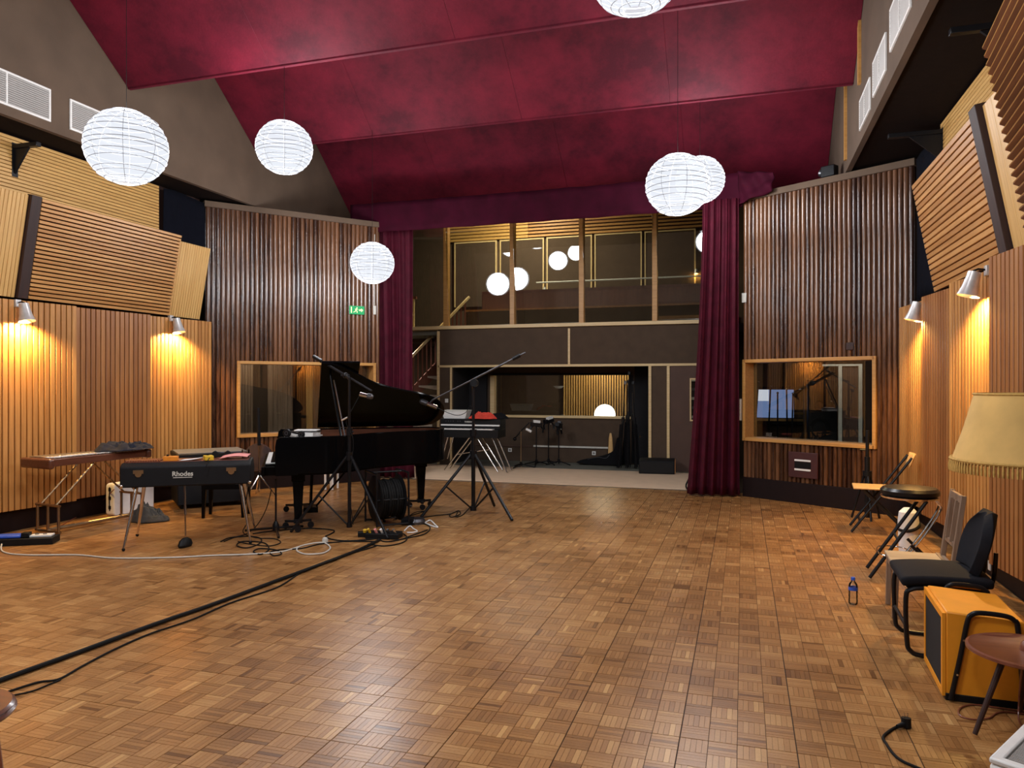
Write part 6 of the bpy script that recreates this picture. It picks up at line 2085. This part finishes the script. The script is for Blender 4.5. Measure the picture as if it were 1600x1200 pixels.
for y in (AY0 - 0.018, AY1 + 0.018):
    MB().tube(smooth_path([(AX0 + 0.03, y, 0.012), (AX0 + 0.07, y, 0.22), (AX0 + 0.10, y, AH - 0.04), (AX0 + 0.12, y, AH), (AX0 + 0.16, y, AH + 0.012), (AX1 - 0.09, y, AH + 0.008), (AX1 - 0.05, y, AH - 0.01), (AX1 - 0.035, y, AH - 0.06), (AX1 - 0.01, y, 0.012)], 5), 0.012, 10).build('tilt_leg', M['blackmetal'], am)
for (x, z) in ((AX0 + 0.055, 0.14), (AX0 + 0.083, 0.31), (AX1 - 0.012, 0.06)):
    MB().cyl((x, AY0 - 0.034, z), (x, AY0 - 0.029, z), 0.005, 8).build('bolt', M['chrome'], am)
# water bottle
p = fl(1333, 944)
wbt = thing('water_bottle', 'clear plastic water bottle with a blue cap on the parquet', 'bottle', (p.x, p.y, 0))
MB().lathe([(0, 0.003), (0.024, 0.0), (0.030, 0.008), (0.031, 0.03), (0.029, 0.045), (0.031, 0.06), (0.029, 0.08), (0.031, 0.10), (0.031, 0.125), (0.026, 0.145), (0.014, 0.160), (0.012, 0.172)], 24).build('body', M['clear'], wbt)
MB().lathe([(0, 0.192), (0.013, 0.190), (0.0145, 0.186), (0.0145, 0.170), (0.0125, 0.170)], 18).build('cap', M['blue'], wbt)
MB().lathe([(0.0318, 0.100), (0.0318, 0.124), (0.0315, 0.124), (0.0315, 0.100)], 24).build('label_band', M['blue'], wbt)

# floor lamp with tray table
fc0 = Vector((1.205, 3.80, 0))
lp = thing('floor_lamp', 'floor lamp with a fringed cream shade and a round red-brown tray table', 'lamp', fc0)
ZTB = 0.375
MB().lathe([(0, ZTB - 0.022), (0.215, ZTB - 0.022), (0.240, ZTB - 0.012), (0.240, ZTB), (0.228, ZTB + 0.004), (0.220, ZTB), (0, ZTB)], 44).build('tray_table', M['redwood'], lp)
MB().cyl((0, 0, ZTB), (0, 0, 1.46), 0.014, 12).lathe([(0, ZTB), (0.035, ZTB), (0.03, ZTB + 0.03), (0.014, ZTB + 0.05)], 16).build('pole', M['redwood'], lp)
for a in (math.radians(200), math.radians(320), math.radians(80)):
    lg = MB().tube([(0.11 * math.cos(a), 0.11 * math.sin(a), ZTB - 0.02), (0.245 * math.cos(a), 0.245 * math.sin(a), 0.012)], [0.014, 0.010], 10).build('leg', M['dark_post'], lp)
R1, R0, Z0, Z1 = 0.206, 0.296, 1.20, 1.505
prof = [(R0, Z0), (R0 + (R1 - R0) * 0.5 - 0.004, (Z0 + Z1) / 2), (R1, Z1), (R1 - 0.003, Z1), (R0 + (R1 - R0) * 0.5 - 0.007, (Z0 + Z1) / 2), (R0 - 0.003, Z0)]
sh = MB().lathe(prof, 56).build('lamp_shade', M['shade'], lp, ang=60)
MB().torus((0, 0, Z1), R1, 0.006, 56, 6).build('top_braid', M['fringe'], sh)
MB().torus((0, 0, Z0 + 0.012), R0 + 0.001, 0.008, 56, 6).build('bottom_braid', M['fringe'], sh)
fr = MB()
for k in range(110):
    a = 2 * PI * k / 110
    ca, sa = math.cos(a), math.sin(a)
    fr.tube([((R0 + 0.004) * ca, (R0 + 0.004) * sa, Z0 + 0.008), ((R0 + 0.006) * ca, (R0 + 0.006) * sa, Z0 - 0.02), ((R0 + 0.005) * ca, (R0 + 0.005) * sa, Z0 - 0.042)], [0.003, 0.0062, 0.0045], 5)
fr.build('fringe', M['fringe'], sh)
for a in (0.4, 2.5, 4.6):
    MB().tube([(0, 0, 1.44), (R1 * 0.97 * math.cos(a), R1 * 0.97 * math.sin(a), Z1 - 0.01)], 0.004, 6).build('shade_spoke', M['brass'], lp)
MB().ball((0, 0, 1.40), 0.035, 14, 10).build('bulb', M['white'], lp)
# heater at the frame corner
ht = thing('panel_heater', 'white portable heater with a grey top grille at the lower right corner', 'heater', (1.06, 2.90, 0), math.radians(-32))
MB().bb(-0.17, 0.17, -0.30, 0.20, 0.03, 0.33).build('body', M['white'], ht, bevel=0.012)
r_ = MB()
ring(r_, [(-0.17, -0.30), (0.17, -0.30), (0.17, 0.20), (-0.17, 0.20)], [(-0.135, -0.265), (0.135, -0.265), (0.135, 0.165), (-0.135, 0.165)], 0.3305, 0.350)
r_.build('top_frame', M['white'], ht, bevel=0.006)
MB().bb(-0.134, 0.134, -0.264, 0.164, 0.3302, 0.333).build('grille_bed', M['vent_dark'], ht)
me = MB().bb(-0.130, 0.130, -0.003, 0.003, 0.333, 0.345).mesh('grille_bar', M['vent'])
for k in range(36):
    link('grille_bar', me, ht).location = (0, -0.26 + k * 0.0118, 0)
MB().bb(-0.005, 0.005, -0.264, 0.164, 0.3455, 0.349).build('grille_divider', M['white'], ht)
for x in (-0.12, 0.12):
    for y in (-0.24, 0.14):
        MB().cyl((x, y, 0), (x, y, 0.03), 0.02, 10).build('foot', M['plastic'], ht)
# mains plug and cable
cp = thing('mains_lead', 'black mains lead with a plug on the parquet at the lower right', 'cable', fl(1414, 1132))
o_ = fl(1414, 1132)
pl = [fl(x, y, 0.006) - Vector((o_.x, o_.y, 0)) for x, y in ((1402, 1135), (1390, 1142), (1380, 1152), (1386, 1164), (1396, 1178), (1408, 1188), (1425, 1196), (1450, 1206))]
MB().tube(smooth_path(pl), 0.006, 8).build('cord', M['rubber'], cp)
q = fl(1402, 1135, 0.014) - Vector((o_.x, o_.y, 0))
q2 = fl(1416, 1131, 0.018) - Vector((o_.x, o_.y, 0))
MB().tube([q, q.lerp(q2, 0.6), q2], [0.008, 0.012, 0.018], 12).cyl(q2 - Vector((0, 0, 0.014)), q2 + Vector((0.0, 0.004, 0.026)), 0.021, 16).build('plug_body', M['plastic'], cp)
for dx in (-0.006, 0.007):
    MB().cyl(q2 + Vector((dx, 0.004, 0.026)), q2 + Vector((dx, 0.006, 0.046)), 0.0028, 8).build('plug_pin', M['chrome'], cp)
cable('thin_cable', 'thin dark cable looped under the tray table', [(1600, 1112), (1560, 1106), (1520, 1101), (1500, 1107), (1500, 1118), (1520, 1124), (1545, 1122), (1558, 1114), (1580, 1113), (1640, 1122)], 0.004, M['redwood'])
cable('thin_cable', 'thin lamp cable hanging from the tray table', [(1598, 1040, 0.28), (1594, 1070, 0.17), (1592, 1100, 0.06), (1592, 1125, 0.006), (1600, 1140)], 0.004, M['redwood'])
# round brown stool at the lower left corner
p = fl(-88, 1112, 0.46)
sl = thing('round_stool', 'round polished brown stool cut off at the lower left corner', 'stool', (p.x, p.y, 0))
MB().lathe([(0, 0.425), (0.18, 0.425), (0.20, 0.432), (0.205, 0.442), (0.195, 0.449), (0.20, 0.456), (0.19, 0.464), (0, 0.466)], 40).build('seat', M['mahog'], sl)
for a in (0.7, 2.27, 3.84, 5.41):
    MB().tube([(0.13 * math.cos(a), 0.13 * math.sin(a), 0.425), (0.18 * math.cos(a), 0.18 * math.sin(a), 0.0)], [0.018, 0.013], 10).build('leg', M['redwood'], sl)
# flood light on top of the right walnut wall
lx, lz = local_x(1283, 262, RA, RB)
fd = thing('flood_light', 'small black flood light sitting on top of the right walnut wall', 'lamp', mw=MWR @ Matrix.Translation((lx, 0.06, ZS + 0.086)))
MB().bb(-0.03, 0.15, -0.02, 0.10, 0.03, 0.17).build('housing', M['blackmetal'], fd, bevel=0.01)
MB().cyl((-0.03, 0.04, 0.10), (-0.06, 0.04, 0.11), 0.05, 16).build('lens', M['greymetal'], fd)
MB().bb(0.03, 0.09, 0.0, 0.08, 0, 0.029).build('base', M['blackmetal'], fd)
